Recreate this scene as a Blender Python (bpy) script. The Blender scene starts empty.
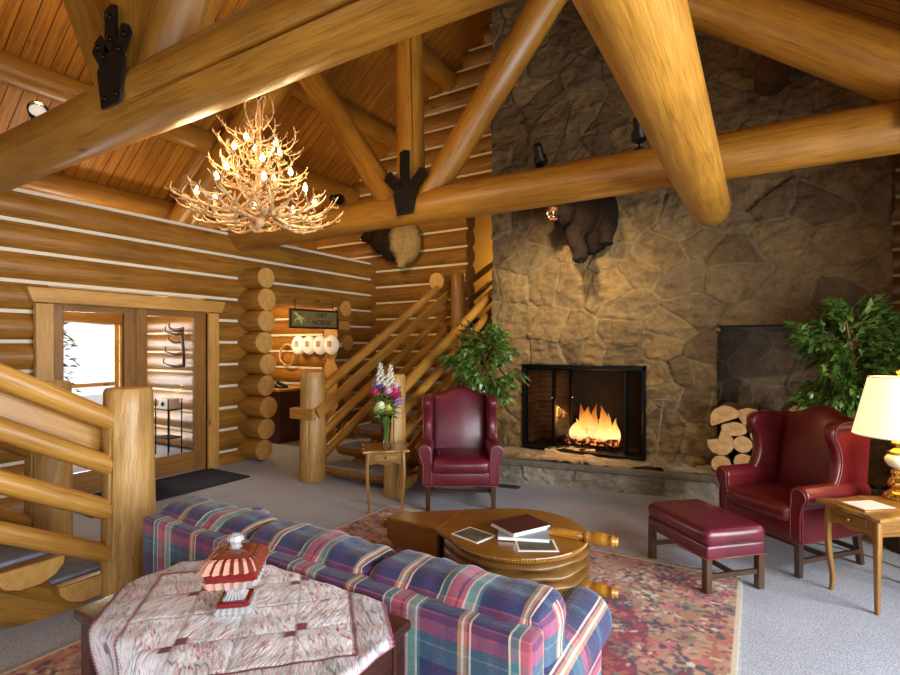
import bpy, math, random
import numpy as np
from mathutils import Vector, Matrix
rnd = random.Random(11)
C = bpy.context.scene.collection
PI = math.pi
def rad(a): return a * PI / 180
def lin(r, g, b):
    def f(c):
        c /= 255.0
        return c / 12.92 if c <= 0.04045 else ((c + 0.055) / 1.055) ** 2.4
    return (f(r), f(g), f(b), 1.0)

# ------------------------------------------------------------------ mesh builder
class MB:
    def __init__(s):
        s.v = []; s.f = []; s.uv = []; s.m = []; s.sm = []
    def add(s, verts, faces, uvs=None, mi=0, smooth=True, M=None):
        o = len(s.v)
        if M is not None: verts = [M @ Vector(p) for p in verts]
        s.v.extend([tuple(p) for p in verts])
        for i, f in enumerate(faces):
            s.f.append(tuple(o + k for k in f))
            if uvs is None: s.uv.append([(verts[k][0], verts[k][2] if abs(verts[k][2]) > 1e-9 else verts[k][1]) for k in f])
            else: s.uv.append(uvs[i])
            s.m.append(mi if isinstance(mi, int) else mi[i]); s.sm.append(smooth)
        return s
    def build(s, name, mats, parent=None, bevel=None, sub=0, loc=None, rot=None):
        me = bpy.data.meshes.new(name)
        me.from_pydata(s.v, [], s.f)
        ul = me.uv_layers.new(name='UVMap')
        flat = [c for fu in s.uv for p in fu for c in p]
        ul.data.foreach_set('uv', flat)
        me.polygons.foreach_set('material_index', s.m)
        me.polygons.foreach_set('use_smooth', s.sm)
        if not isinstance(mats, (list, tuple)): mats = [mats]
        for m in mats: me.materials.append(m)
        me.update()
        ob = bpy.data.objects.new(name, me); C.objects.link(ob)
        if parent is not None: ob.parent = parent
        if loc is not None: ob.location = loc
        if rot is not None: ob.rotation_euler = rot
        if bevel:
            md = ob.modifiers.new('edge', 'BEVEL'); md.width = bevel[0]; md.segments = bevel[1]
            md.limit_method = 'ANGLE'; md.angle_limit = rad(35)
        if sub:
            md = ob.modifiers.new('sub', 'SUBSURF'); md.levels = sub; md.render_levels = sub
        return ob

def thing(name, label, cat, loc=(0, 0, 0), rz=0, group=None, kind=None):
    o = bpy.data.objects.new(name, None); C.objects.link(o)
    o.empty_display_size = 0.1
    o.location = loc; o.rotation_euler = (0, 0, rz)
    return tag(o, label, cat, group, kind)
def tag(o, label, cat=None, group=None, kind=None):
    o['label'] = label
    if cat: o['category'] = cat
    if group: o['group'] = group
    if kind: o['kind'] = kind
    return o
def struct(o, label, cat): return tag(o, label, cat, None, 'structure')
def copy_tree(o, parent=None):
    c = o.copy(); C.objects.link(c); c.parent = parent
    for ch in list(o.children): copy_tree(ch, c)
    return c

def frames(pts):
    pts = [Vector(p) for p in pts]; n = len(pts); T = []
    for i in range(n):
        a = pts[max(i - 1, 0)]; b = pts[min(i + 1, n - 1)]
        T.append((b - a).normalized())
    up = Vector((0, 0, 1)) if abs(T[0].z) < 0.9 else Vector((0, 1, 0))
    N = [(up - T[0] * up.dot(T[0])).normalized()]
    for i in range(1, n):
        q = N[-1] - T[i] * N[-1].dot(T[i])
        N.append(q.normalized() if q.length > 1e-6 else N[-1])
    return pts, T, N
def tube(mb, path, radii, seg=10, cap=True, mi=0, cap_mi=None, uo=None, wob=0.0, M=None, phase=0.0, crack=None):
    """a tube along a path; crack = (angle, start, end, depth) cuts a narrow groove along it"""
    pts, T, N = frames(path); n = len(pts)
    if not hasattr(radii, '__len__'): radii = [radii] * n
    ang = [2 * PI * j / seg for j in range(seg)]
    gi = None
    if crack:
        a0 = crack[0]; w = 0.10
        ang = [a for a in ang if abs((a - a0 + PI) % (2 * PI) - PI) > w * 1.2] + [a0 - w, a0 - .052, a0 - .034, a0, a0 + .034, a0 + .052, a0 + w]
        ang = sorted([a % (2 * PI) for a in ang]); gi = min(range(len(ang)), key=lambda k: abs(ang[k] - a0 % (2 * PI)))
        seg = len(ang)
    if uo is None: uo = (rnd.uniform(0, 40), rnd.uniform(0, 40))
    ph = [rnd.uniform(0, 6.28) for _ in range(6)]
    L = [0]
    for i in range(1, n): L.append(L[-1] + (pts[i] - pts[i - 1]).length)
    V = []; F = []; U = []; MI = []
    for i in range(n):
        B = T[i].cross(N[i])
        for j in range(seg):
            a = ang[j] + phase
            r = radii[i]
            if wob: r *= 1 + wob * (math.sin(2 * ang[j] + ph[0] + L[i] * 1.1) + 0.8 * math.sin(3 * ang[j] + ph[1] - L[i] * 1.7) + 0.9 * math.sin(L[i] * 2.3 + ph[2]))
            if crack and abs(j - gi) <= 1:
                t = L[i] / L[-1]
                if crack[1] < t < crack[2]: r -= crack[3] * min(1, 6 * (t - crack[1]), 6 * (crack[2] - t))
            V.append(pts[i] + N[i] * (math.cos(a) * r) + B * (math.sin(a) * r))
    for i in range(n - 1):
        for j in range(seg):
            k = (j + 1) % seg
            F.append((i * seg + j, i * seg + k, (i + 1) * seg + k, (i + 1) * seg + j))
            c0 = ang[j] * radii[i] + uo[1]; a1 = ang[j + 1] if j + 1 < seg else 2 * PI + ang[0]
            c1 = a1 * radii[i] + uo[1]
            U.append([(L[i] + uo[0], c0), (L[i] + uo[0], c1), (L[i + 1] + uo[0], c1), (L[i + 1] + uo[0], c0)]); MI.append(mi)
    mb.add(V, F, U, MI, True, M)
    if cap:
        cm = mi if cap_mi is None else cap_mi
        for e, i in ((0, 0), (1, n - 1)):
            vs = [V[i * seg + j] for j in range(seg)]
            B = T[i].cross(N[i])
            idx = list(range(seg)) if e else list(range(seg))[::-1]
            uu = [((vs[k] - pts[i]).dot(N[i]), (vs[k] - pts[i]).dot(B)) for k in idx]
            mb.add(vs, [tuple(idx)], [uu], cm, False, M)
    return mb
def log(mb, p0, p1, r0, r1=None, seg=22, n=None, wob=0.012, mi=0, cap_mi=1, crack=None, M=None, chamfer=0.0):
    p0 = Vector(p0); p1 = Vector(p1); r1 = r0 if r1 is None else r1
    L = (p1 - p0).length; n = n or max(4, int(L / 0.22))
    ts = [i / n for i in range(n + 1)]
    if chamfer:
        c = chamfer / L; ts = [0, c] + [t for t in ts if c * 1.5 < t < 1 - c * 1.5] + [1 - c, 1]
    rs = [r0 + (r1 - r0) * t for t in ts]
    if chamfer: rs[0] -= chamfer * .7; rs[-1] -= chamfer * .7
    return tube(mb, [p0.lerp(p1, t) for t in ts], rs, seg, True, mi, cap_mi, None, wob, M, 0.0, crack)
def box(mb, c, s, mi=0, M=None, uo=None, along=0):
    """an axis box; the texture's grain runs along the axis `along`"""
    x, y, z = (q / 2 for q in s); cx, cy, cz = c
    V = [(cx + a * x, cy + b * y, cz + d * z) for a in (-1, 1) for b in (-1, 1) for d in (-1, 1)]
    F = [(0, 1, 3, 2), (4, 6, 7, 5), (0, 4, 5, 1), (2, 3, 7, 6), (0, 2, 6, 4), (1, 5, 7, 3)]
    if uo is None: uo = (rnd.uniform(0, 30), rnd.uniform(0, 30))
    U = []
    for fi, f in enumerate(F):
        ax = (0, 0, 1, 1, 2, 2)[fi]; o = [a for a in (0, 1, 2) if a != ax]
        if along in o: a, b = along, [k for k in o if k != along][0]
        else: a, b = o
        U.append([(V[k][a] + uo[0], V[k][b] + uo[1] + 0.37 * fi) for k in f])
    return mb.add(V, F, U, mi, False, M)
def lathe(mb, prof, seg=20, mi=0, M=None, smooth=True, sx=1, sy=1):
    V = []; F = []; U = []
    for r, z in prof:
        for j in range(seg):
            a = 2 * PI * j / seg; V.append((r * math.cos(a) * sx, r * math.sin(a) * sy, z))
    for i in range(len(prof) - 1):
        for j in range(seg):
            k = (j + 1) % seg
            F.append((i * seg + j, i * seg + k, (i + 1) * seg + k, (i + 1) * seg + j))
            U.append([(j / seg, prof[i][1]), ((j + 1) / seg, prof[i][1]), ((j + 1) / seg, prof[i + 1][1]), (j / seg, prof[i + 1][1])])
    mb.add(V, F, U, mi, smooth, M)
    for i, rev in ((0, True), (len(prof) - 1, False)):
        if prof[i][0] > 1e-4:
            idx = list(range(seg)); idx = idx[::-1] if rev else idx
            vs = [V[i * seg + j] for j in range(seg)]
            mb.add(vs, [tuple(idx)], [[(vs[k][0], vs[k][1]) for k in idx]], mi, False, M)
    return mb
def rbox(mb, c, s, r, n=(10, 10, 10), puff=(0, 0, 0), mi=0, M=None, uo=(0, 0), wrinkle=0.0, fn=None):
    """a rounded cushion: box with radius r, bulged by puff on each axis; the weave runs up over it"""
    hx, hy, hz = (q / 2 for q in s); h = (hx, hy, hz)
    V = []; F = []; U = []; ph = [rnd.uniform(0, 6.28) for _ in range(8)]
    def pos(p):
        q = Vector([max(-(h[i] - r), min(h[i] - r, p[i])) for i in range(3)])
        d = Vector(p) - q
        if d.length > 1e-9: q = q + d.normalized() * r
        f = [1 - min(1, abs(p[i]) / h[i]) ** 2 for i in range(3)]
        q = Vector((q.x + puff[0] * (p[0] / hx) * f[1] * f[2], q.y + puff[1] * (p[1] / hy) * f[0] * f[2], q.z + puff[2] * (p[2] / hz) * f[0] * f[1]))
        if wrinkle:
            w = wrinkle * (math.sin(q.x * 31 + ph[0] + 3 * q.z * 5) * math.sin(q.z * 17 + ph[1] + q.x * 9) + 0.7 * math.sin(q.x * 13 + q.y * 19 + ph[2]) + .5 * math.sin(q.x * 57 + q.z * 23 + ph[3]))
            if d.length > 1e-9: q = q + d.normalized() * w
        if fn: q = fn(q)
        return (q.x + c[0], q.y + c[1], q.z + c[2])
    def lines(hh, k):  # denser near the rounded edges
        a = [-hh + r * (1 - math.cos(PI / 2 * i / 4)) for i in range(4)]
        m = [-hh + r + (2 * hh - 2 * r) * i / k for i in range(k + 1)]
        return a + m + [-q for q in a[::-1]]
    for ax in range(3):
        a, b = [k for k in range(3) if k != ax]
        la = lines(h[a], n[a]); lb = lines(h[b], n[b])
        for sg in (-1, 1):
            o = len(V); na, nb = len(la), len(lb); T = []
            for x in la:
                for y in lb:
                    p = [0, 0, 0]; p[ax] = sg * h[ax]; p[a] = x; p[b] = y
                    V.append(pos(p))
                    if ax == 1: T.append((p[0] + uo[0], p[2] * (1) + (0 if sg < 0 else 2 * hz + 2 * hy) * (1 if sg < 0 else 1) + uo[1] if sg < 0 else 2 * hz + 2 * hy - p[2] + uo[1]))
                    elif ax == 2: T.append((p[0] + uo[0], (hz + hy + p[1]) * sg + uo[1]))
                    else: T.append((p[1] + uo[0] + .31, p[2] + uo[1]))
            for i in range(na - 1):
                for j in range(nb - 1):
                    q = (o + i * nb + j, o + (i + 1) * nb + j, o + (i + 1) * nb + j + 1, o + i * nb + j + 1)
                    flip = (sg > 0) ^ (ax == 1)
                    q = q if flip else q[::-1]
                    F.append(q); U.append([T[k - o] for k in q])
    # weld the seams
    key = {}; idx = []; W = []
    for p in V:
        k = (round(p[0], 5), round(p[1], 5), round(p[2], 5))
        if k not in key: key[k] = len(W); W.append(p)
        idx.append(key[k])
    F2 = []; U2 = []
    for f, u in zip(F, U):
        g = [idx[k] for k in f]
        if len(set(g)) == 4: F2.append(tuple(g)); U2.append(u)
        elif len(set(g)) == 3:
            gg = []; uu = []
            for k, t in zip(g, u):
                if k not in gg: gg.append(k); uu.append(t)
            F2.append(tuple(gg)); U2.append(uu)
    return mb.add(W, F2, U2, mi, True, M)
def slab(mb, outline, t, mi=0, M=None, cap_mi=None, smooth=False, uo=None):
    """outline in (x, z) extruded along y from -t/2 to t/2 (counter-clockwise seen from -y)"""
    n = len(outline); uo = uo or (rnd.uniform(0, 9), rnd.uniform(0, 9))
    V = [(x, -t / 2, z) for x, z in outline] + [(x, t / 2, z) for x, z in outline]
    per = [0]
    for i in range(n):
        a = outline[i]; b = outline[(i + 1) % n]; per.append(per[-1] + math.hypot(a[0] - b[0], a[1] - b[1]))
    F = [tuple(range(n)), tuple(range(2 * n - 1, n - 1, -1))]
    U = [[(outline[k][0] + uo[0], outline[k][1] + uo[1]) for k in range(n)], [(outline[k - n][0] + uo[0], outline[k - n][1] + uo[1]) for k in range(2 * n - 1, n - 1, -1)]]
    cm = mi if cap_mi is None else cap_mi; MI = [cm, cm]
    for i in range(n):
        j = (i + 1) % n
        F.append((j, i, n + i, n + j)); MI.append(mi)
        U.append([(per[i + 1], 0), (per[i], 0), (per[i], t), (per[i + 1], t)])
    return mb.add(V, F, U, MI, smooth, M)
def T(x=0, y=0, z=0): return Matrix.Translation((x, y, z))
def RX(a): return Matrix.Rotation(a, 4, 'X')
def RY(a): return Matrix.Rotation(a, 4, 'Y')
def RZ(a): return Matrix.Rotation(a, 4, 'Z')
def bez(p0, p1, p2, p3, n=8):
    P = [Vector(p) for p in (p0, p1, p2, p3)]; o = []
    for i in range(n + 1):
        t = i / n; s = 1 - t
        o.append(P[0] * s ** 3 + P[1] * 3 * s * s * t + P[2] * 3 * s * t * t + P[3] * t ** 3)
    return o
def spline(pts, n=6):
    P = [Vector(p) for p in pts]; P = [P[0] * 2 - P[1]] + P + [P[-1] * 2 - P[-2]]; o = []
    for i in range(1, len(P) - 2):
        for k in range(n):
            t = k / n
            o.append(0.5 * ((2 * P[i]) + (P[i + 1] - P[i - 1]) * t + (2 * P[i - 1] - 5 * P[i] + 4 * P[i + 1] - P[i + 2]) * t * t + (3 * P[i] - P[i - 1] - 3 * P[i + 1] + P[i + 2]) * t ** 3))
    o.append(P[-2]); return o
def vnoise(x, y, seed):
    """smooth value noise on arrays"""
    rs = np.random.RandomState(seed); G = rs.rand(128, 128)
    xi = np.floor(x).astype(int); yi = np.floor(y).astype(int); fx = x - xi; fy = y - yi
    fx = fx * fx * (3 - 2 * fx); fy = fy * fy * (3 - 2 * fy)
    a = G[xi % 128, yi % 128]; b = G[(xi + 1) % 128, yi % 128]; c = G[xi % 128, (yi + 1) % 128]; d = G[(xi + 1) % 128, (yi + 1) % 128]
    return (a * (1 - fx) + b * fx) * (1 - fy) + (c * (1 - fx) + d * fx) * fy
def fbm(x, y, seed, o=4):
    s = 0; a = 0.5
    for k in range(o): s = s + a * vnoise(x * 2 ** k + 7 * k, y * 2 ** k + 3 * k, seed + k); a *= .5
    return s
def grid_object(name, P, mask, col, mat, parent=None, uvs=None, smooth=True):
    """P: (nu, nv, 3) points; mask: (nu-1, nv-1) faces kept; col: (nu, nv, 3) stored as the colour attribute 'tint'"""
    nu, nv = P.shape[:2]
    I = np.arange(nu * nv).reshape(nu, nv)
    q = np.stack([I[:-1, :-1], I[1:, :-1], I[1:, 1:], I[:-1, 1:]], -1)[mask]
    me = bpy.data.meshes.new(name)
    used = np.unique(q); rm = -np.ones(nu * nv, int); rm[used] = np.arange(len(used))
    q = rm[q]; V = P.reshape(-1, 3)[used]
    me.vertices.add(len(V)); me.vertices.foreach_set('co', V.astype(np.float32).ravel())
    nf = len(q); me.loops.add(nf * 4); me.loops.foreach_set('vertex_index', q.astype(np.int32).ravel())
    me.polygons.add(nf); me.polygons.foreach_set('loop_start', np.arange(0, nf * 4, 4, dtype=np.int32))
    me.polygons.foreach_set('use_smooth', np.full(nf, smooth))
    me.update(calc_edges=True)
    if uvs is not None:
        ul = me.uv_layers.new(name='UVMap'); uu = uvs.reshape(-1, 2)[used][q.ravel()]
        ul.data.foreach_set('uv', uu.astype(np.float32).ravel())
    if col is not None:
        ca = me.color_attributes.new('tint', 'FLOAT_COLOR', 'POINT')
        cc = np.ones((len(V), 4), np.float32); cc[:, :3] = col.reshape(-1, 3)[used]
        ca.data.foreach_set('color', cc.ravel())
    me.materials.append(mat); me.validate()
    ob = bpy.data.objects.new(name, me); C.objects.link(ob)
    if parent is not None: ob.parent = parent
    return ob
def stone_panel(name, o, du, dv, nrm, W, H, res, cell, seed, mat, holes=(), parent=None, depth=0.03, low=None, clip=None):
    """fieldstone masonry with real relief: irregular stones, each a little forward, back or tilted, sunk mortar between"""
    nu = int(W / res) + 1; nv = int(H / res) + 1
    u = np.linspace(0, W, nu); v = np.linspace(0, H, nv)
    for hx0, hx1, hy0, hy1 in holes:
        for val in (hx0, hx1): u[np.argmin(abs(u - val))] = val
        for val in (hy0, hy1): v[np.argmin(abs(v - val))] = val
    Uo, Vo = np.meshgrid(u, v, indexing='ij')
    U = Uo + 0.05 * (vnoise(Uo * 3.1, Vo * 3.1, seed + 50) - .5) + .022 * (vnoise(Uo * 11, Vo * 11, seed + 51) - .5)
    Vv = Vo + 0.05 * (vnoise(Uo * 3.1 + 40, Vo * 3.1, seed + 52) - .5) + .022 * (vnoise(Uo * 11 + 9, Vo * 11, seed + 53) - .5)
    rs = np.random.RandomState(seed); S = []
    a, b = cell; y = -b
    while y < H + b:
        x = -a + rs.rand() * a
        bb = b * rs.uniform(.8, 1.25)
        while x < W + a:
            if rs.rand() > 0.27: S.append((x + rs.uniform(-.3, .3) * a, y + rs.uniform(-.38, .38) * b))
            x += a * rs.uniform(.6, 1.4)
        y += bb
    S = np.array(S); asp = a / b
    n = len(S); off = rs.uniform(-1, 1, n); tl = rs.uniform(-1, 1, (n, 2)); t1 = rs.rand(n); t2 = rs.rand(n)
    pu = U.ravel(); pv = Vv.ravel() * asp; su = S[:, 0]; sv = S[:, 1] * asp
    e = np.empty(pu.size); i1 = np.empty(pu.size, int)
    for k in range(0, pu.size, 20000):
        d = (pu[k:k + 20000, None] - su) ** 2 + (pv[k:k + 20000, None] - sv) ** 2
        j = np.argpartition(d, 2, axis=1)[:, :2]; dd = np.take_along_axis(d, j, 1)
        sw = dd[:, 0] > dd[:, 1]; j[sw] = j[sw][:, ::-1]; dd[sw] = dd[sw][:, ::-1]
        D = np.sqrt((su[j[:, 0]] - su[j[:, 1]]) ** 2 + (sv[j[:, 0]] - sv[j[:, 1]]) ** 2) + 1e-6
        e[k:k + 20000] = (dd[:, 1] - dd[:, 0]) / (2 * D); i1[k:k + 20000] = j[:, 0]
    e = e.reshape(nu, nv) / asp ** .5; i1 = i1.reshape(nu, nv)
    w0, w1 = .003, .013
    m = np.clip((e - w0) / (w1 - w0), 0, 1); m = m * m * (3 - 2 * m)
    rough = fbm(Uo * 9, Vo * 9, seed + 9, 5) - .47
    ridg = fbm(Uo * 4 + Vo * 3, Vo * 16 - Uo * 2, seed + 20, 4) - .47
    h = -depth * (1 - m) + m * (.017 * off[i1] + .065 * (tl[i1, 0] * (Uo - S[i1, 0]) + tl[i1, 1] * (Vo - S[i1, 1])) * 1.2 + .075 * rough + .055 * ridg) + .006 * rough
    h = np.clip(h, -depth * 1.3, .05)
    for hx0, hx1, hy0, hy1 in holes:  # keep the edge of an opening crisp
        pass
    du = np.array(du); dv = np.array(dv); nr = np.array(nrm)
    P = np.array(o) + Uo[..., None] * du + Vo[..., None] * dv + h[..., None] * nr
    cu = (u[:-1] + u[1:]) / 2; cv = (v[:-1] + v[1:]) / 2
    mask = np.ones((nu - 1, nv - 1), bool)
    for hx0, hx1, hy0, hy1 in holes:
        mask &= ~((cu[:, None] > hx0) & (cu[:, None] < hx1) & (cv[None] > hy0) & (cv[None] < hy1))
    if clip: mask &= clip(cu[:, None], cv[None])
    col = np.stack([t1[i1], 1 - m, t2[i1]], -1)
    return grid_object(name, P, mask, col, mat, parent, np.stack([Uo, Vo], -1))
# ------------------------------------------------------------------ materials
class NT:
    def __init__(s, name):
        s.m = bpy.data.materials.new(name); s.m.use_nodes = True
        s.t = s.m.node_tree; s.N = s.t.nodes; s.b = s.N['Principled BSDF']; s.out = s.N['Material Output']
    def n(s, typ, **kw):
        q = s.N.new('ShaderNode' + typ)
        for k, v in kw.items():
            if k in q.inputs.keys(): s.set(q.inputs[k], v)
            else: setattr(q, k, v)
        return q
    def set(s, sock, v):
        if isinstance(v, bpy.types.NodeSocket): s.t.links.new(v, sock)
        else: sock.default_value = v
    def p(s, **kw):
        for k, v in kw.items(): s.set(s.b.inputs[k.replace('_', ' ')], v)
        return s
    def uv(s): return s.n('TexCoord').outputs['UV']
    def obj(s): return s.n('TexCoord').outputs['Object']
    def map(s, vec, sc=(1, 1, 1), rot=(0, 0, 0), loc=(0, 0, 0)):
        q = s.n('Mapping'); s.set(q.inputs['Vector'], vec); q.inputs['Scale'].default_value = sc
        q.inputs['Rotation'].default_value = rot; q.inputs['Location'].default_value = loc
        return q.outputs[0]
    def noise(s, vec, scale=5, detail=4, rough=.55, dist=0.0):
        q = s.n('TexNoise'); s.set(q.inputs['Vector'], vec)
        q.inputs['Scale'].default_value = scale; q.inputs['Detail'].default_value = detail
        q.inputs['Roughness'].default_value = rough; q.inputs['Distortion'].default_value = dist
        return q.outputs['Fac']
    def ramp(s, fac, stops, mode='LINEAR'):
        q = s.n('ValToRGB'); s.set(q.inputs[0], fac); cr = q.color_ramp; cr.interpolation = mode
        while len(cr.elements) < len(stops): cr.elements.new(0.5)
        for e, (p, c) in zip(cr.elements, stops):
            e.position = p; e.color = c if len(c) == 4 else (*c, 1)
        return q.outputs[0]
    def mix(s, fac, a, b, mode='MIX'):
        q = s.n('Mix', data_type='RGBA', blend_type=mode); s.set(q.inputs[0], fac); s.set(q.inputs[6], a); s.set(q.inputs[7], b)
        return q.outputs[2]
    def math(s, op, a, b=0.0, c=0.0, clamp=False):
        q = s.n('Math', operation=op); q.use_clamp = clamp
        for i, v in enumerate((a, b, c)): s.set(q.inputs[i], v)
        return q.outputs[0]
    def bump(s, h, strength=.3, dist=.01):
        q = s.n('Bump'); s.set(q.inputs['Height'], h); q.inputs['Strength'].default_value = strength; q.inputs['Distance'].default_value = dist
        s.set(s.b.inputs['Normal'], q.outputs[0])
    def sep(s, vec):
        q = s.n('SeparateXYZ'); s.set(q.inputs[0], vec); return q.outputs
    def attr(s, name): return s.n('Attribute', attribute_name=name).outputs
M = {}
def plain(name, col, rough=.5, metal=0.0, coat=0.0, bump=None, var=.0):
    t = NT(name); t.p(Base_Color=col, Roughness=rough, Metallic=metal, Coat_Weight=coat)
    if var:
        f = t.noise(t.obj(), 14, 4)
        t.p(Base_Color=t.ramp(f, [(.25, tuple(c * (1 - var) for c in col[:3])), (.75, tuple(min(1, c * (1 + var)) for c in col[:3]))]))
    if bump: t.bump(t.noise(t.obj(), bump[0], 4), bump[1], .004)
    M[name] = t.m; return t.m
def wood(name, cols, rough=.45, knots=True, grain=(.9, 16), coat=.18, blotch=.55, bump=.3):
    t = NT(name); uv = t.uv()
    g = t.noise(t.map(uv, (grain[0], grain[1], 1)), 2.2, 6, .6, .8)
    fine = t.noise(t.map(uv, (2.5, 90, 1)), 2, 3)
    base = t.ramp(g, [(.28, cols[0]), (.47, cols[1]), (.7, cols[2])])
    base = t.mix(.35, base, t.ramp(fine, [(.35, cols[0]), (.6, cols[2])]))
    bl = t.noise(t.map(uv, (.8, 1.6, 1)), 1.3, 3)
    base = t.mix(blotch, base, t.mix(1.0, base, t.ramp(bl, [(.32, (.42, .36, .28)), (.6, (1.0, 1.0, 1.0))]), 'MULTIPLY'))
    if knots:
        v = t.n('TexVoronoi'); t.set(v.inputs['Vector'], t.map(uv, (1.6, 3.4, 1))); v.inputs['Scale'].default_value = 1.0; v.inputs['Randomness'].default_value = 1
        k = t.ramp(v.outputs['Distance'], [(.03, (1, 1, 1)), (.11, (0, 0, 0))])
        base = t.mix(t.math('MULTIPLY', k, .75), base, tuple(c * .25 for c in cols[0][:3]) + (1,))
    t.p(Base_Color=base, Roughness=t.math('MULTIPLY_ADD', fine, .18, rough - .09), Coat_Weight=coat, Coat_Roughness=.3)
    t.bump(t.math('ADD', g, t.math('MULTIPLY', fine, .5)), bump, .006)
    M[name] = t.m; return t
wood('log_wood', [lin(104, 66, 16), lin(156, 104, 32), lin(186, 134, 54)], .42)
wood('pale_log', [lin(140, 96, 42), lin(190, 142, 72), lin(216, 176, 108)], .42, blotch=.5)
wood('rail_wood', [lin(144, 94, 32), lin(194, 138, 54), lin(216, 164, 80)], .38)
wood('truss_wood', [lin(120, 76, 18), lin(172, 116, 34), lin(196, 140, 52)], .40)
wood('trim_pine', [lin(176, 122, 50), lin(206, 154, 74), lin(220, 172, 96)], .42, grain=(.8, 9))
wood('door_wood', [lin(112, 72, 28), lin(150, 102, 44), lin(172, 122, 58)], .42, knots=False)
wood('table_wood', [lin(104, 66, 22), lin(152, 104, 44), lin(182, 134, 64)], .28, knots=False, coat=.5, bump=.08)
wood('dark_leg', [lin(48, 30, 18), lin(74, 48, 28), lin(98, 66, 38)], .32, knots=False, coat=.4, bump=.08)
wood('dark_table', [lin(36, 18, 12), lin(58, 30, 20), lin(78, 42, 28)], .25, knots=False, coat=.5, bump=.05)
wood('bellows_wood', [lin(112, 66, 8), lin(140, 88, 16), lin(158, 104, 28)], .20, knots=False, grain=(1.2, 8), coat=.7, blotch=.2, bump=.05)
wood('handle_wood', [lin(140, 84, 14), lin(182, 120, 32), lin(208, 150, 54)], .25, knots=False, coat=.6, bump=.05)
def endgrain(name, c0, c1, c2):
    t = NT(name); uv = t.uv()
    d = t.n('VectorMath', operation='LENGTH'); t.set(d.inputs[0], uv)
    nz = t.noise(uv, 14, 3)
    r = t.math('ADD', t.math('MULTIPLY', d.outputs['Value'], 520), t.math('MULTIPLY', nz, 9))
    w = t.math('MULTIPLY_ADD', t.math('SINE', r), .5, .5)
    base = t.ramp(t.math('ADD', t.math('MULTIPLY', w, .26), t.math('MULTIPLY', nz, .78)), [(.2, c0), (.5, c1), (.8, c2)])
    t.p(Base_Color=base, Roughness=.7); t.bump(t.noise(uv, 60, 3), .2, .004); M[name] = t.m
endgrain('log_end', lin(160, 110, 46), lin(200, 150, 76), lin(218, 172, 98))
endgrain('cut_face', lin(176, 116, 56), lin(222, 170, 104), lin(244, 212, 160))
plain('chinking', lin(232, 224, 198), .9, bump=(60, .4))
plain('cream_chinking', lin(240, 226, 180), .9)
t = NT('ceiling_planks'); uv = t.uv(); s = t.sep(uv)
row = t.math('FLOOR', t.math('DIVIDE', s[1], .135)); fr = t.math('FRACT', t.math('DIVIDE', s[1], .135))
wn = t.n('TexWhiteNoise', noise_dimensions='1D'); t.set(wn.inputs['W'], row)
shift = t.n('CombineXYZ'); t.set(shift.inputs[0], t.math('ADD', s[0], t.math('MULTIPLY', wn.outputs['Value'], 37))); t.set(shift.inputs[1], s[1])
g = t.noise(t.map(shift.outputs[0], (.7, 12, 1)), 2.5, 5, .6, .6)
base = t.ramp(g, [(.3, lin(150, 92, 24)), (.55, lin(192, 126, 40)), (.75, lin(208, 146, 58))])
base = t.mix(.5, base, t.mix(1, base, t.ramp(wn.outputs['Value'], [(0, (.62, .55, .48)), (1, (1, 1, 1))]), 'MULTIPLY'))
v = t.n('TexVoronoi'); t.set(v.inputs['Vector'], t.map(shift.outputs[0], (1.6, 7, 1))); v.inputs['Scale'].default_value = 1
base = t.mix(t.ramp(v.outputs['Distance'], [(.03, (.7, .7, .7)), (.12, (0, 0, 0))]), base, lin(88, 42, 12))
gro = t.ramp(t.math('ABSOLUTE', t.math('SUBTRACT', fr, .5)), [(.455, (0, 0, 0)), (.485, (1, 1, 1))])
base = t.mix(gro, base, lin(58, 26, 8))
t.p(Base_Color=base, Roughness=.42, Coat_Weight=.1); t.bump(t.math('SUBTRACT', t.math('MULTIPLY', g, .15), gro), .6, .01); M['ceiling_planks'] = t.m

t = NT('fieldstone'); a = t.attr('tint'); sp = t.n('SeparateColor'); t.set(sp.inputs[0], a['Color'])
o = t.n('TexCoord').outputs['Object']
n1 = t.noise(o, 5, 6, .65, .3); n2 = t.noise(o, 22, 5, .7)
st = t.ramp(sp.outputs[0], [(0, lin(104, 84, 56)), (.3, lin(128, 104, 68)), (.55, lin(142, 116, 74)), (.8, lin(120, 100, 70)), (1, lin(150, 124, 82))])
st = t.mix(.75, st, t.mix(1, st, t.ramp(n1, [(.3, (.45, .43, .40)), (.5, (.9, .88, .85)), (.7, (1.25, 1.2, 1.1))]), 'MULTIPLY'))
st = t.mix(.5, st, t.mix(1, st, t.ramp(n2, [(.35, (.5, .5, .5)), (.65, (1.2, 1.2, 1.2))]), 'MULTIPLY'))
st = t.mix(t.math('MULTIPLY', sp.outputs[1], .6), st, lin(152, 132, 94))
t.p(Base_Color=st, Roughness=.85); t.bump(t.math('ADD', n1, t.math('MULTIPLY', n2, .9)), .85, .03); M['fieldstone'] = t.m
t = NT('grey_stone'); a = t.attr('tint'); sp = t.n('SeparateColor'); t.set(sp.inputs[0], a['Color'])
o = t.n('TexCoord').outputs['Object']; n1 = t.noise(o, 6, 6, .65, .3); n2 = t.noise(o, 24, 5, .7)
st = t.ramp(sp.outputs[0], [(0, lin(132, 121, 106)), (.5, lin(160, 147, 128)), (1, lin(180, 166, 142))])
st = t.mix(.7, st, t.mix(1, st, t.ramp(n1, [(.3, (.5, .5, .5)), (.7, (1.2, 1.2, 1.18))]), 'MULTIPLY'))
st = t.mix(.4, st, t.mix(1, st, t.ramp(n2, [(.35, (.5, .5, .5)), (.65, (1.2, 1.2, 1.2))]), 'MULTIPLY'))
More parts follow.
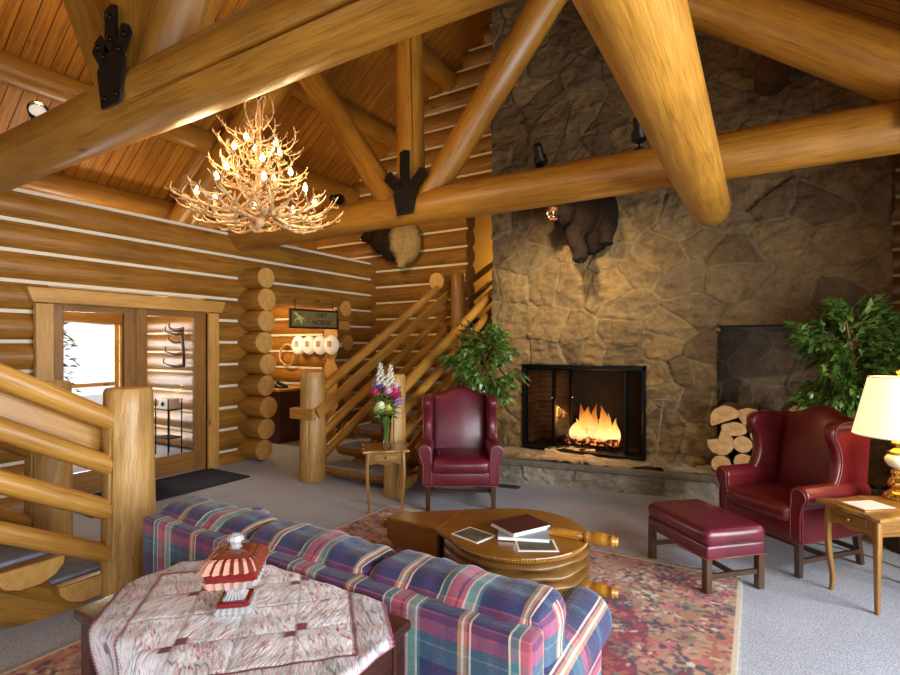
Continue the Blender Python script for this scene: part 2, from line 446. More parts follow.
st = t.mix(t.math('MULTIPLY', sp.outputs[1], .7), st, lin(178, 166, 144))
t.p(Base_Color=st, Roughness=.85); t.bump(t.math('ADD', n1, n2), .5, .02); M['grey_stone'] = t.m
plain('rough_stone', lin(112, 102, 88), .9, bump=(24, .8), var=.35)
t = NT('fire_brick'); b = t.n('TexBrick'); t.set(b.inputs['Vector'], t.uv()); b.inputs['Scale'].default_value = 1
b.inputs['Brick Width'].default_value = .22; b.inputs['Row Height'].default_value = .07; b.inputs['Mortar Size'].default_value = .006
b.inputs['Color1'].default_value = lin(112, 84, 58); b.inputs['Color2'].default_value = lin(80, 58, 40); b.inputs['Mortar'].default_value = lin(128, 108, 84)
nz = t.noise(t.uv(), 3, 4)
t.p(Base_Color=t.mix(t.ramp(nz, [(.4, (0, 0, 0)), (.7, (.8, .8, .8))]), b.outputs['Color'], lin(26, 20, 16)), Roughness=.9); M['fire_brick'] = t.m
plain('soot', lin(18, 15, 13), .95)
t = NT('sooted_brick'); b = t.n('TexBrick'); t.set(b.inputs['Vector'], t.uv()); b.inputs['Scale'].default_value = 1
b.inputs['Brick Width'].default_value = .22; b.inputs['Row Height'].default_value = .07; b.inputs['Mortar Size'].default_value = .006
b.inputs['Color1'].default_value = lin(122, 92, 64); b.inputs['Color2'].default_value = lin(88, 64, 44); b.inputs['Mortar'].default_value = lin(136, 116, 92)
s = t.sep(t.uv()); dd = t.math('ABSOLUTE', t.math('ADD', s[0], 1.62)); nz = t.noise(t.uv(), 5, 4)
t.p(Base_Color=t.mix(t.ramp(t.math('ADD', dd, t.math('MULTIPLY', t.math('SUBTRACT', nz, .5), .3)), [(.52, (1, 1, 1)), (.78, (0, 0, 0))]), b.outputs['Color'], lin(15, 12, 10)), Roughness=.9); M['sooted_brick'] = t.m; plain('black_metal', lin(18, 17, 17), .38, .7); plain('black_iron', lin(26, 23, 20), .55, .6, bump=(40, .2))
plain('black_plastic', lin(12, 12, 13), .35)
t = NT('carpet'); o = t.obj(); n1 = t.noise(o, 120, 3, .7); n2 = t.noise(o, 2.2, 4); n3 = t.noise(o, 26, 4, .65)
base = t.ramp(n1, [(.32, lin(104, 107, 118)), (.5, lin(164, 168, 180)), (.68, lin(208, 212, 222))])
base = t.mix(.6, base, t.mix(1, base, t.ramp(t.math('ADD', t.math('MULTIPLY', n2, .5), t.math('MULTIPLY', n3, .5)), [(.38, (.66, .66, .68)), (.65, (1.08, 1.08, 1.08))]), 'MULTIPLY'))
t.p(Base_Color=base, Roughness=.95, Sheen_Weight=.2); t.bump(n1, .5, .006); M['carpet'] = t.m
plain('stair_carpet', lin(128, 132, 146), .95, bump=(150, .5), var=.25)
t = NT('rug_pile'); a = t.attr('tint'); n1 = t.noise(t.obj(), 260, 2)
t.p(Base_Color=t.mix(.35, a['Color'], t.mix(1, a['Color'], t.ramp(n1, [(.3, (.45, .45, .45)), (.7, (1.3, 1.3, 1.3))]), 'MULTIPLY')), Roughness=.95, Sheen_Weight=.15); t.bump(n1, .5, .004); M['rug_pile'] = t.m
plain('rug_edge', lin(214, 200, 172), .95, bump=(200, .4)); plain('navy_mat', lin(34, 36, 58), .95, bump=(160, .5), var=.2)
def leather(name, c0, c1, rough):
    t = NT(name); o = t.obj(); n1 = t.noise(o, 5, 4); v = t.n('TexVoronoi'); t.set(v.inputs['Vector'], o); v.inputs['Scale'].default_value = 170
    n2 = t.noise(t.map(o, (1, 1, .5)), 9, 3, .6, 1.2)
    t.p(Base_Color=t.ramp(n1, [(.3, c0), (.7, c1)]), Roughness=rough, Coat_Weight=.35, Coat_Roughness=.22)
    t.bump(t.math('ADD', t.math('MULTIPLY', v.outputs['Distance'], .25), t.math('MULTIPLY', n2, 1.0)), .16, .012); M[name] = t.m
leather('burgundy_leather', lin(84, 18, 34), lin(112, 30, 48), .36)
leather('red_leather', lin(92, 18, 24), lin(118, 28, 34), .34)
leather('bellows_leather', lin(98, 66, 26), lin(134, 94, 44), .38)
plain('brass', lin(214, 168, 84), .22, 1.0); plain('brass_nail', lin(150, 84, 66), .4, .3); plain('table_nail', lin(200, 178, 130), .3, 1.0)
plain('dark_brass', lin(126, 98, 54), .4, .9)
plain('porcelain', lin(240, 232, 206), .15, coat=.6)
# plaid weave: two colour sequences, across and up
t = NT('plaid'); uv = t.uv(); wv = t.noise(uv, 3, 2)
s = t.sep(uv)
navy, purp, teal, green, rose, cream, tan, wine = [lin(*c) for c in ((44, 50, 92), (66, 48, 96), (70, 126, 134), (124, 166, 158), (192, 96, 112), (226, 216, 194), (178, 136, 92), (132, 48, 74))]
U = t.math('FRACT', t.math('ADD', t.math('DIVIDE', s[0], .50), t.math('MULTIPLY', wv, .03)))
V = t.math('FRACT', t.math('ADD', t.math('DIVIDE', s[1], .46), t.math('MULTIPLY', wv, .03)))
warp = t.ramp(U, [(0, navy), (.10, purp), (.20, navy), (.30, tan), (.325, cream), (.345, tan), (.37, wine), (.385, cream), (.40, navy), (.52, purp), (.60, navy), (.665, cream), (.68, teal), (.735, cream), (.75, rose), (.83, wine), (.85, rose), (.88, cream), (.895, green), (.96, cream), (.975, teal)], 'CONSTANT')
weft = t.ramp(V, [(0, navy), (.14, navy), (.30, teal), (.42, green), (.435, teal), (.50, rose), (.60, wine), (.66, rose), (.675, navy), (.82, purp), (.85, navy), (.92, teal)], 'CONSTANT')
fw = t.noise(t.map(uv, (30, 260, 1)), 2, 2); fr = t.math('MULTIPLY', t.math('ADD', t.math('MULTIPLY', fw, .9), t.math('SUBTRACT', t.noise(t.map(uv, (7, 3, 1)), 2, 3), .52)), .85, clamp=True)
base = t.mix(fr, warp, weft)
t.p(Base_Color=base, Roughness=.7, Sheen_Weight=.3, Sheen_Roughness=.4)
t.bump(t.math('ADD', t.noise(t.map(uv, (9, 26, 1)), 2, 4, .6, .9), t.math('MULTIPLY', t.noise(uv, 220, 2), .3)), .45, .012); M['plaid'] = t.m
# quilt: feathery print, stitched blocks
t = NT('quilt_print'); uv = t.uv(); a = t.attr('tint'); sp = t.n('SeparateColor'); t.set(sp.inputs[0], a['Color'])
vr = t.n('VectorRotate', rotation_type='Z_AXIS'); t.set(vr.inputs['Vector'], uv); t.set(vr.inputs['Angle'], t.math('MULTIPLY', sp.outputs[1], 6.28))
n1 = t.noise(t.map(vr.outputs[0], (6, 26, 1)), 1.5, 4, .6, 1.6); n2 = t.noise(t.map(vr.outputs[0], (5, 17, 1), loc=(5, 3, 0)), 1.4, 3, .6, 1.2); n3 = t.noise(uv, 6.5, 3)
white = lin(244, 240, 244)
base = t.ramp(n1, [(.34, lin(140, 48, 76)), (.39, lin(204, 140, 156)), (.43, white), (.56, white), (.61, lin(180, 194, 198)), (.68, lin(92, 116, 122))])
base = t.mix(t.ramp(n2, [(.56, (0, 0, 0)), (.66, (.85, .85, .85))]), base, lin(214, 164, 160))
base = t.mix(t.ramp(n3, [(.42, (.0, .0, .0)), (.62, (.55, .55, .55))]), base, t.ramp(n2, [(.4, white), (.6, lin(196, 206, 206))]))
base = t.mix(t.math('MULTIPLY', sp.outputs[2], .6), base, t.ramp(n1, [(.40, lin(96, 112, 118)), (.50, lin(186, 190, 194)), (.60, lin(206, 150, 150))]))
base = t.mix(sp.outputs[0], base, lin(124, 30, 60))
t.p(Base_Color=base, Roughness=.85, Sheen_Weight=.15); t.bump(t.noise(t.map(vr.outputs[0], (14, 40, 1)), 1.6, 3, .5, .8), .5, .012); M['quilt_print'] = t.m
def clear(name, col, rough=.04, ior=1.45, fac=None):
    t = NT(name); t.p(Base_Color=col, Roughness=rough, IOR=ior, Transmission_Weight=1.0); M[name] = t.m
plain('pink_crystal', lin(206, 142, 122), .12, coat=.8)
for nm, cc, tw, ro in (('clear_glass', (.88, .86, .86, 1), .6, .10), ('ruby_glass', lin(140, 14, 12), .4, .10), ('amber_glass', lin(140, 66, 48), .35, .12)):
    t = NT(nm); t.p(Base_Color=cc, Roughness=ro, Transmission_Weight=tw, IOR=1.5, Coat_Weight=.8, Coat_Roughness=.05); M[nm] = t.m
def thin(name, tint, ior, ro):
    t = NT(name); tr = t.n('BsdfTransparent'); tr.inputs[0].default_value = tint; gl = t.n('BsdfGlossy'); gl.inputs['Roughness'].default_value = ro
    fz = t.n('Fresnel'); fz.inputs[0].default_value = ior; mx = t.n('MixShader'); t.set(mx.inputs[0], fz.outputs[0]); t.set(mx.inputs[1], tr.outputs[0]); t.set(mx.inputs[2], gl.outputs[0]); t.set(t.out.inputs[0], mx.outputs[0]); M[name] = t.m
thin('vase_glass', (.95, .97, .95, 1), 1.25, .02); thin('vase_water', (.94, .98, .90, 1), 1.12, .02)
t = NT('window_glass'); tr = t.n('BsdfTransparent'); gl = t.n('BsdfGlossy'); gl.inputs['Roughness'].default_value = .02
fz = t.n('Fresnel'); fz.inputs[0].default_value = 1.15; mx = t.n('MixShader'); t.set(mx.inputs[0], fz.outputs[0]); t.set(mx.inputs[1], tr.outputs[0]); t.set(mx.inputs[2], gl.outputs[0]); t.set(t.out.inputs[0], mx.outputs[0]); M['window_glass'] = t.m
t = NT('smoked_glass'); tr = t.n('BsdfTransparent'); tr.inputs[0].default_value = (.80, .74, .66, 1); gl = t.n('BsdfGlossy'); gl.inputs['Roughness'].default_value = .12
fz = t.n('Fresnel'); fz.inputs[0].default_value = 1.3; mx = t.n('MixShader'); t.set(mx.inputs[0], fz.outputs[0]); t.set(mx.inputs[1], tr.outputs[0]); t.set(mx.inputs[2], gl.outputs[0]); t.set(t.out.inputs[0], mx.outputs[0]); M['smoked_glass'] = t.m
def emit(name, col, st):
    t = NT(name); t.p(Base_Color=(.8, .8, .8, 1), Emission_Color=col, Emission_Strength=st); M[name] = t.m; return t
emit('bulb_glow', (1, .72, .36, 1), 18); emit('spot_glow', (1, .85, .6, 1), .4); emit('shade_glow', (1, .76, .42, 1), .28)
t = emit('lamp_shade', (1, .86, .48, 1), .95); z = t.sep(t.obj())[2]
t.p(Base_Color=lin(248, 236, 190), Roughness=.8)
t = NT('flame'); z = t.sep(t.obj())[2]; nz = t.noise(t.map(t.obj(), (9, 9, 4)), 1.6, 3, .6, .8)
h = t.math('ADD', z, t.math('MULTIPLY', t.math('SUBTRACT', nz, .5), .16))
em = t.n('Emission'); t.set(em.inputs[0], t.ramp(h, [(.0, (1, .42, .08)), (.05, (1, .66, .26)), (.2, (1, .46, .10)), (.40, (1, .24, .02))]))
t.set(em.inputs[1], t.ramp(h, [(0, (.9, .9, .9)), (.10, (2.0, 2.0, 2.0)), (.3, (1.1, 1.1, 1.1)), (.5, (.5, .5, .5))]))
tr = t.n('BsdfTransparent'); mx = t.n('MixShader'); t.set(mx.inputs[0], t.ramp(h, [(.10, (.75, .75, .75)), (.5, (.25, .25, .25))])); t.set(mx.inputs[1], tr.outputs[0]); t.set(mx.inputs[2], em.outputs[0]); t.set(t.out.inputs[0], mx.outputs[0]); M['flame'] = t.m
t = NT('ember_bark'); nz = t.noise(t.obj(), 16, 4)
t.p(Base_Color=lin(34, 24, 18), Roughness=.9, Emission_Color=(1, .22, .03, 1), Emission_Strength=t.ramp(nz, [(.52, (0, 0, 0)), (.68, (2.2, 2.2, 2.2))])); M['ember_bark'] = t.m
t = NT('bark'); n1 = t.noise(t.map(t.uv(), (3, 18, 1)), 2, 5, .65, .5)
t.p(Base_Color=t.ramp(n1, [(.3, lin(52, 40, 26)), (.55, lin(108, 92, 66)), (.75, lin(150, 136, 106))]), Roughness=.95); t.bump(n1, .8, .02); M['bark'] = t.m
t = NT('antler'); n1 = t.noise(t.obj(), 12, 4)
t.p(Base_Color=t.ramp(n1, [(.3, lin(136, 92, 48)), (.5, lin(196, 156, 104)), (.7, lin(226, 196, 150))]), Roughness=.45); t.bump(n1, .2, .005); M['antler'] = t.m
def leafmat(name, c):
    t = NT(name); n1 = t.noise(t.obj(), 9, 3)
    t.p(Base_Color=t.ramp(n1, [(.3, lin(*c[0])), (.5, lin(*c[1])), (.72, lin(*c[2]))]), Roughness=.28, Coat_Weight=.4, Subsurface_Weight=.0); M[name] = t.m
leafmat('ficus_leaf', ((48, 78, 28), (84, 118, 46), (150, 174, 92))); leafmat('flower_leaf', ((58, 86, 30), (96, 128, 48), (146, 168, 78)))
plain('stem_green', lin(86, 118, 44), .5); plain('trunk_bark', lin(142, 96, 60), .8, bump=(30, .5), var=.3)
for k, c in dict(petal_white=(240, 240, 222), petal_pink=(232, 168, 200), petal_magenta=(196, 34, 96), petal_violet=(104, 76, 160), petal_lilac=(190, 150, 210), petal_cream=(244, 240, 196), petal_yellow=(216, 206, 96), petal_rose=(214, 120, 158)).items(): plain(k, lin(*c), .6, var=.15)
t = NT('dark_fur'); n1 = t.noise(t.map(t.obj(), (1, 1, .35)), 60, 4, .7)
t.p(Base_Color=t.ramp(n1, [(.3, lin(15, 10, 7)), (.7, lin(42, 27, 16))]), Roughness=.85, Specular_IOR_Level=.2); t.bump(n1, .9, .02); M['dark_fur'] = t.m
t = NT('two_tone_fur'); n1 = t.noise(t.map(t.obj(), (1, 1, .35)), 60, 4, .7); x = t.sep(t.obj())[0]; nb = t.noise(t.obj(), 7, 2)
f = t.ramp(t.math('MULTIPLY_ADD', t.math('ADD', x, t.math('MULTIPLY', t.math('SUBTRACT', nb, .5), .10)), 1.0, .5), [(.60, (0, 0, 0)), (.68, (1, 1, 1))])
dk = t.ramp(n1, [(.3, lin(22, 14, 9)), (.7, lin(62, 42, 24))]); pl = t.ramp(n1, [(.3, lin(140, 108, 58)), (.7, lin(206, 172, 108))])
t.p(Base_Color=t.mix(f, dk, pl), Roughness=.8, Specular_IOR_Level=.2); t.bump(n1, .9, .02); M['two_tone_fur'] = t.m
plain('muzzle_tan', lin(104, 58, 32), .85); plain('nose_black', lin(14, 12, 12), .3); plain('tooth', lin(232, 224, 200), .4); plain('tongue', lin(150, 60, 52), .5); plain('eye', lin(20, 12, 6), .1)
plain('book_cover', lin(74, 24, 28), .5); plain('paper', lin(236, 234, 228), .8); plain('grey_cover', lin(150, 158, 166), .5); plain('print_dark', lin(92, 84, 62), .6, var=.6); plain('print_tan', lin(196, 178, 140), .6)
plain('plaster', lin(206, 156, 66), .85); plain('snow_ground', lin(200, 196, 186), .9)
plain('sign_board', lin(128, 108, 62), .6, var=.2); plain('sign_frame', lin(40, 14, 12), .5); plain('sign_letter', lin(26, 14, 10), .6); plain('sign_gold', lin(214, 204, 120), .5); plain('sign_panel', lin(120, 112, 52), .6, var=.3)
plain('basket_dark', lin(60, 40, 24), .8, bump=(60, .6)); plain('pot_clay', lin(120, 70, 44), .8); plain('pot_basket', lin(110, 80, 46), .85, bump=(50, .6)); plain('soil', lin(40, 28, 18), .95)
plain('grey_metal', lin(120, 120, 118), .4, .8); plain('desk_wood', lin(70, 34, 18), .4, coat=.3); plain('white_box', lin(226, 222, 210), .5)
# ------------------------------------------------------------------ the setting
def roof_left(x): return 9.57 + .744 * x
def roof_right(x): return 4.65 - .737 * x
RIDGE = -3.32
mb = MB(); box(mb, (-3.3, 3.0, -.05), (13, 13.4, .1))
struct(mb.build('floor', M['carpet']), 'blue grey carpeted floor running through the lodge', 'floor')
# roof: one board-clad slope on each side of the ridge
mb = MB()
for x0, z0, x1, z1 in ((-9.6, roof_left(-9.6), RIDGE, roof_left(RIDGE)), (2.9, roof_right(2.9), RIDGE, roof_right(RIDGE))):
    L = math.hypot(x1 - x0, z1 - z0)
    V = [(x0, -3.4, z0), (x0, 9.8, z0), (x1, 9.8, z1), (x1, -3.4, z1), (x0, -3.4, z0 + .14), (x0, 9.8, z0 + .14), (x1, 9.8, z1 + .14), (x1, -3.4, z1 + .14)]
    F = [(0, 1, 2, 3), (7, 6, 5, 4), (0, 4, 5, 1), (1, 5, 6, 2), (3, 2, 6, 7), (0, 3, 7, 4)]
    uu = lambda k: (0 if k % 4 in (0, 1) else L, V[k][1] + 20)
    mb.add(V, F, [[uu(k) for k in f] for f in F], 0, False)
struct(mb.build('ceiling', M['ceiling_planks']), 'sloping ceiling clad in orange stained pine boards', 'ceiling')

def log_wall(name, label, base, d, nrm, courses, intervals, r=.156, pitch=.294, z0=.018, end_var=.0, mats=('log_wood', 'log_end', 'chinking')):
    """stacked logs along d from base; intervals(zlow, zhigh) lists where each course runs; pale chinking between courses"""
    mb = MB(); base = Vector(base); d = Vector(d)
    for k in courses:
        zc = z0 + pitch * k
        for a, b in intervals(zc - .11, zc + .11):
            e0 = rnd.uniform(-end_var, end_var); e1 = rnd.uniform(-end_var, end_var)
            rr = r * rnd.uniform(.985, 1.02)
            p0 = base + d * (a + e0); p1 = base + d * (b + e1)
            log(mb, (p0.x, p0.y, zc), (p1.x, p1.y, zc), rr, rr * rnd.uniform(.97, 1.03), 20, max(5, int((b - a) / .3)), .010, 0, 1, chamfer=.012 if end_var else 0)
        for a, b in intervals(zc + pitch / 2 - .02, zc + pitch / 2 + .02):
            m = base + d * ((a + b) / 2); ln = b - a - (.5 if end_var else .02)
            if ln < .05: continue
            s = (abs(d.x) * ln + abs(d.y) * .18, abs(d.y) * ln + abs(d.x) * .18, .036)
            mm = m - d * (.2 if end_var else 0)
            box(mb, (mm.x, mm.y, zc + pitch / 2), s, 2)
    return struct(mb.build(name, [M[q] for q in mats]), label, 'wall')
def left_iv(z0, z1):
    if z1 < 2.09: return [(-3.2, 2.33), (4.03, 4.92), (6.42, 7.5)]
    if z1 < 2.20: return [(-3.2, 2.1), (4.26, 4.92), (6.42, 7.5)] if z0 > 2.0 else [(-3.2, 2.33), (4.03, 4.92), (6.42, 7.5)]
    if z1 < 2.32: return [(-3.2, 4.92), (6.42, 7.5)]
    return [(-3.2, 7.5)]
log_wall('wall_left', 'stacked log wall with pale chinking around the glass doors', (-6.23, 0, 0), (0, 1, 0), (1, 0, 0), range(0, 11), left_iv)
log_wall('wall_vestibule', 'crossing log wall whose round ends stick out beside the doors', (-8.7, 4.68, 0), (1, 0, 0), (0, -1, 0), range(0, 9), lambda a, b: [(0, 2.98)], z0=.165, end_var=.06, r=.15)
log_wall('wall_hall', 'log wall of the side hall under the hanging sign', (-8.7, 6.62, 0), (1, 0, 0), (0, -1, 0), range(0, 8), lambda a, b: [(0, 2.62)], z0=.165, end_var=.10, r=.145)
def outer_iv(z0, z1):
    return [(-3.2, 3.30), (4.34, 9.5)] if z1 < 2.15 else [(-3.2, 9.5)]
log_wall('wall_outer', 'outer log wall seen through the glass doors', (-8.85, 0, 0), (0, 1, 0), (1, 0, 0), range(0, 11), outer_iv)
def back_iv(z0, z1):
    xl = max(-8.8, (z1 - 9.57) / .744)
    if z1 < 3.95: return [(xl, -4.12), (.95, min(2.4, (4.65 - z1) / .737))] if z1 < 3.6 else [(xl, -4.12)]
    xr = min(-2.9, (4.65 - z1) / .737)
    return [(xl, xr)] if xr - xl > .3 else []
log_wall('wall_back', 'log gable wall behind the staircase beside the stone chimney', (0, 7.53, 0), (1, 0, 0), (0, -1, 0), range(0, 24), back_iv, z0=.165, mats=('log_wood', 'log_end', 'cream_chinking'))
mb = MB(); box(mb, (-3.3, 9.7, 3.5), (12.8, .1, 7)); struct(mb.build('wall_loft', M['plaster']), 'ochre plaster wall of the loft passage beyond the stairs', 'wall')
mb = MB(); box(mb, (-3.55, 8.6, 1.93), (1.5, 1.9, .2)); box(mb, (-3.55, 7.62, 1.9), (1.3, .14, .3))
struct(mb.build('floor_loft', M['dark_leg']), 'dark landing floor at the head of the rear staircase', 'floor')
# walls with the windows that light the room (outside the photograph, to the right and behind it)
def pane_wall(name, label, fixed, axis, lo, hi, top, openings):
    mb = MB(); xs = sorted({lo, hi} | {q for o in openings for q in o[:2]})
    for a, b in zip(xs[:-1], xs[1:]):
        op = [o for o in openings if o[0] <= a and b <= o[1]]
        zs = [(0, top)] if not op else [(0, op[0][2]), (op[0][3], top)]
        for z0, z1 in zs:
            c = [(a + b) / 2] * 2 + [(z0 + z1) / 2]; s = [b - a] * 2 + [z1 - z0]
            c[axis] = fixed; s[axis] = .2
            box(mb, c, s, 0, along=1 - axis)
    return struct(mb.build(name, M['log_wood']), label, 'wall')
def window(name, label, fixed, axis, o):
    mb = MB(); a, b, z0, z1 = o; w = .07
    for (c, s) in (((a + w / 2), (w, z1 - z0)), ((b - w / 2), (w, z1 - z0)), (((a + b) / 2), (w * .7, z1 - z0))):
        cc = [c, c, (z0 + z1) / 2]; ss = [s[0], s[0], s[1]]; cc[axis] = fixed; ss[axis] = .1; box(mb, cc, ss, 0, along=2)
    for z in (z0 + w / 2, z1 - w / 2):
        cc = [(a + b) / 2] * 2 + [z]; ss = [b - a] * 2 + [w]; cc[axis] = fixed; ss[axis] = .1; box(mb, cc, ss, 0, along=1 - axis)
    ob = struct(mb.build(name, M['trim_pine']), label, 'window')
    g = MB(); cc = [(a + b) / 2] * 2 + [(z0 + z1) / 2]; ss = [b - a - .1] * 2 + [z1 - z0 - .1]; cc[axis] = fixed; ss[axis] = .008
    box(g, cc, ss); g.build('pane', M['window_glass'], ob); return ob
RW = [(-2.2, -.5, .35, 2.55), (-.1, 1.7, .35, 2.55), (2.1, 3.9, .35, 2.55)]
pane_wall('wall_right', 'log coloured wall with windows to the right of the seats', 2.45, 0, -3.3, 9.6, 2.84, RW)
FW = [(-6.2, -4.4, .4, 2.4), (-4.1, -2.3, .4, 2.4), (-2.0, -.2, .4, 2.4), (.1, 1.7, .4, 2.4)]
pane_wall('wall_front', 'window wall facing the fireplace', -3.3, 1, -9.0, 2.5, 7.0, FW)
for i, o in enumerate(RW): window('window_%d' % (i + 1), ('window nearest the front corner of the side wall', 'middle window of the side wall', 'window of the side wall beside the lamp table')[i], 2.45, 0, o)
for i, o in enumerate(FW): window('window_%d' % (i + 4), ('window wall pane beside the front staircase', 'tall window second from the front staircase', 'tall window third from the front staircase', 'window wall pane in the corner by the side wall')[i], -3.3, 1, o)
# outer door of the vestibule and the bright ground outside
def glass_door(name, label, x, y0, y1, z1, mat, st=.125, handle=None, mid=None):
    mb = MB()
    for y in (y0 + st / 2, y1 - st / 2): box(mb, (x, y, z1 / 2 + .01), (.05, st, z1), 0, along=2)
    box(mb, (x, (y0 + y1) / 2, z1 - .055), (.048, y1 - y0 - 2 * st, .13), 0, along=1); box(mb, (x, (y0 + y1) / 2, .13), (.048, y1 - y0 - 2 * st, .24), 0, along=1)
    if mid: box(mb, (x, (y0 + y1) / 2, mid), (.04, y1 - y0 - 2 * st, .06), 0, along=1)
    d = struct(mb.build(name, M[mat], bevel=(.004, 1)), label, 'door')
    g = MB(); box(g, (x, (y0 + y1) / 2, (z1 - .12 + .25) / 2), (.01, y1 - y0 - 2 * st + .02, z1 - .36)); g.build('pane', M['window_glass'], d)
    if handle:
        h = MB(); box(h, (x + .03, handle, 1.02), (.012, .045, .2)); tube(h, [(x + .035, handle, 1.04), (x + .08, handle, 1.04), (x + .085, handle - .1, 1.035)], .011, 8)
        h.build('handle', M['dark_brass'], d)
    return d
glass_door('door_1', 'glass door leaf nearer the front staircase, letting in white daylight', -6.15, 2.34, 3.178, 2.07, 'door_wood', handle=3.12)
glass_door('door_2', 'glass door leaf nearer the log ends, showing a log vestibule', -6.15, 3.182, 4.02, 2.07, 'door_wood', handle=3.24)
glass_door('door_3', 'bright outer glass door at the far side of the vestibule', -8.85, 3.32, 4.32, 2.1, 'trim_pine', st=.07, mid=.98)
mb = MB()
for y in (2.265, 4.095): box(mb, (-6.055, y, 1.0), (.07, .15, 2.02), 0, along=2)
V = []; F = []
for x in (-6.09, -6.0):
    V += [(x, 2.16, 2.02), (x, 4.20, 2.02), (x, 4.25, 2.165), (x, 2.11, 2.165)]
F = [(4, 5, 6, 7), (3, 2, 1, 0), (0, 1, 5, 4), (1, 2, 6, 5), (2, 3, 7, 6), (3, 0, 4, 7)]
mb.add(V, F, [[(V[k][1], V[k][2]) for k in f] for f in F], 0, False)
box(mb, (-6.15, 2.32, 1.03), (.2, .03, 2.07), 0, along=2); box(mb, (-6.15, 4.035, 1.03), (.2, .03, 2.07), 0, along=2); box(mb, (-6.15, 3.18, 2.085), (.2, 1.74, .03), 0, along=1)
struct(mb.build('trim_1', M['trim_pine'], bevel=(.005, 1)), 'wide pine casing with flared header around the glass doors', 'door trim')
mb = MB(); box(mb, (-14, 4, -.12), (10, 16, .1)); struct(mb.build('ground_outside', M['snow_ground']), 'pale bright ground outside the entrance', 'ground')

# ------------------------------------------------------------------ roof timbers
def gusset(parent, Y, xc, zc, legs, k=1.0):
    legs = [(a, b, c * k) for a, b, c in legs]; mb = MB(); w = .06
    for (dx, dz, ln) in legs:
        n = Vector((dz, -dx)).normalized(); d = Vector((dx, dz)).normalized()
        o = [Vector((0, 0)) + n * w, d * ln + n * w, d * (ln + .02) + n * .0, d * ln - n * w, Vector((0, 0)) - n * w]
        slab(mb, [(xc + p.x, zc + p.y) for p in o], .014, M=T(0, Y, 0))
    slab(mb, [(xc - .10, zc - .20), (xc + .10, zc - .20), (xc + .15, zc + .03), (xc + .07, zc + .11), (xc - .07, zc + .11), (xc - .15, zc + .03)], .015, M=T(0, Y, 0))
    g = mb.build('gusset_plate', M['black_iron'], parent)
    P = [(xc + dx / math.hypot(dx, dz) * ln * q, zc + dz / math.hypot(dx, dz) * ln * q) for (dx, dz, ln) in legs for q in (.5, .85)] + [(xc - .06, zc - .15), (xc + .06, zc - .15)]
    b = MB(); lathe(b, [(.0001, .016), (.016, .014), (.018, 0)], 8, M=RX(PI / 2)); bo = b.build('bolt', M['black_metal'], g, loc=(P[0][0], Y - .007, P[0][1]))
    for x, z in P[1:]: c = bo.copy(); C.objects.link(c); c.location = (x, Y - .007, z)
def truss(Y, label, wl, wr, r, crack):
    t = thing('roof_truss', label, 'roof truss', (0, 0, 0))
    mats = [M['truss_wood'], M['log_end']]
    mb = MB(); log(mb, (-8.0, Y, 3.08), (1.55, Y, 3.08), r, r * .95, 26, 34, .018, crack=crack); mb.build('bottom_chord', mats, t)
    mb = MB(); log(mb, (-3.22, Y, 3.15), (RIDGE + .02, Y, 6.5), .155, .145, 20, crack=(3.9, .1, .8, .03)); mb.build('king_post', mats, t)
    for a, b in (wl, wr):
        mb = MB(); log(mb, (a[0], Y, a[1]), (b[0], Y, b[1]), .145, .155, 20, wob=.016, crack=(4.6, .05, .8, .03)); mb.build('web_log', mats, t)
    for p in ((-8.05, 3.05), (1.42, 3.03)):
        mb = MB(); log(mb, (p[0], Y, p[1]), (RIDGE, Y, 6.53), .20, .18, 20, wob=.016); mb.build('rafter_log', mats, t)
    L = (b_ := Vector(wl[1]) - Vector(wl[0])).normalized(); Rr = (Vector(wr[1]) - Vector(wr[0])).normalized()
    gusset(t, Y - r - .012, -3.17, 3.17, [(-.01, 1, .46), (L.x - .18, L.y, .33), (Rr.x + .22, Rr.y, .33)], .78 if Y < 3 else 1.0)
    mb = MB(); slab(mb, [(.80, 3.0), (1.35, 3.0), (1.35, 3.25), (1.0, 3.42), (.80, 3.2)], .014, M=T(0, Y - r - .014, 0)); mb.build('heel_plate', M['black_iron'], t)
    return t
truss(1.71, 'near log truss with a long crack, crossing above the front staircase post', ((-3.42, 3.16), (-4.72, 5.3)), ((-3.0, 3.16), (-1.75, 5.15)), .188, (2.12, .50, .84, .10))
truss(4.55, 'far log truss crossing in front of the stone chimney', ((-3.48, 3.18), (-4.92, 5.15)), ((-3.0, 3.18), (-1.48, 5.05)), .182, (4.4, .68, .96, .04))
for i, x in enumerate((-7.7, -6.62, -5.54, -4.45)):
    mb = MB(); z = roof_left(x) - .20
    log(mb, (x, -3.2, z), (x, 7.6, z), .15, .155, 18, 30, .012)
    tag(mb.build('roof_purlin', [M['truss_wood'], M['log_end']]), ('lowest long log purlin, just above the plate of the left log wall', 'second log purlin up the left slope, behind the small spotlight', 'third log purlin up the left slope, ending low on the log gable', 'topmost log purlin of the left slope, ending high on the log gable')[i], 'purlin', 'log purlins under the ceiling')
for i, x in enumerate((-2.1, -1.0)):
    mb = MB(); z = roof_right(x) - .20
    log(mb, (x, -3.2, z), (x, 7.4, z), .15, .155, 18, 30, .012)
    tag(mb.build('roof_purlin', [M['truss_wood'], M['log_end']]), ('upper log purlin on the right slope', 'lower log purlin on the right slope above the chimney')[i], 'purlin', 'log purlins under the ceiling')
mb = MB(); log(mb, (.12, 5.85, 4.30), (.12, 7.0, 4.33), .15, .15, 18, 6)
tag(mb.build('log_stub', [M['dark_leg'], M['dark_leg']]), 'short round log end poking from the dark upper chimney wall', 'log')
mb = MB(); log(mb, (-.335, 4.78, 2.74), (-.40, -3.1, 2.78), .158, .155, 26, 30, .014, crack=(5.6, .05, .2, .03), chamfer=.03)
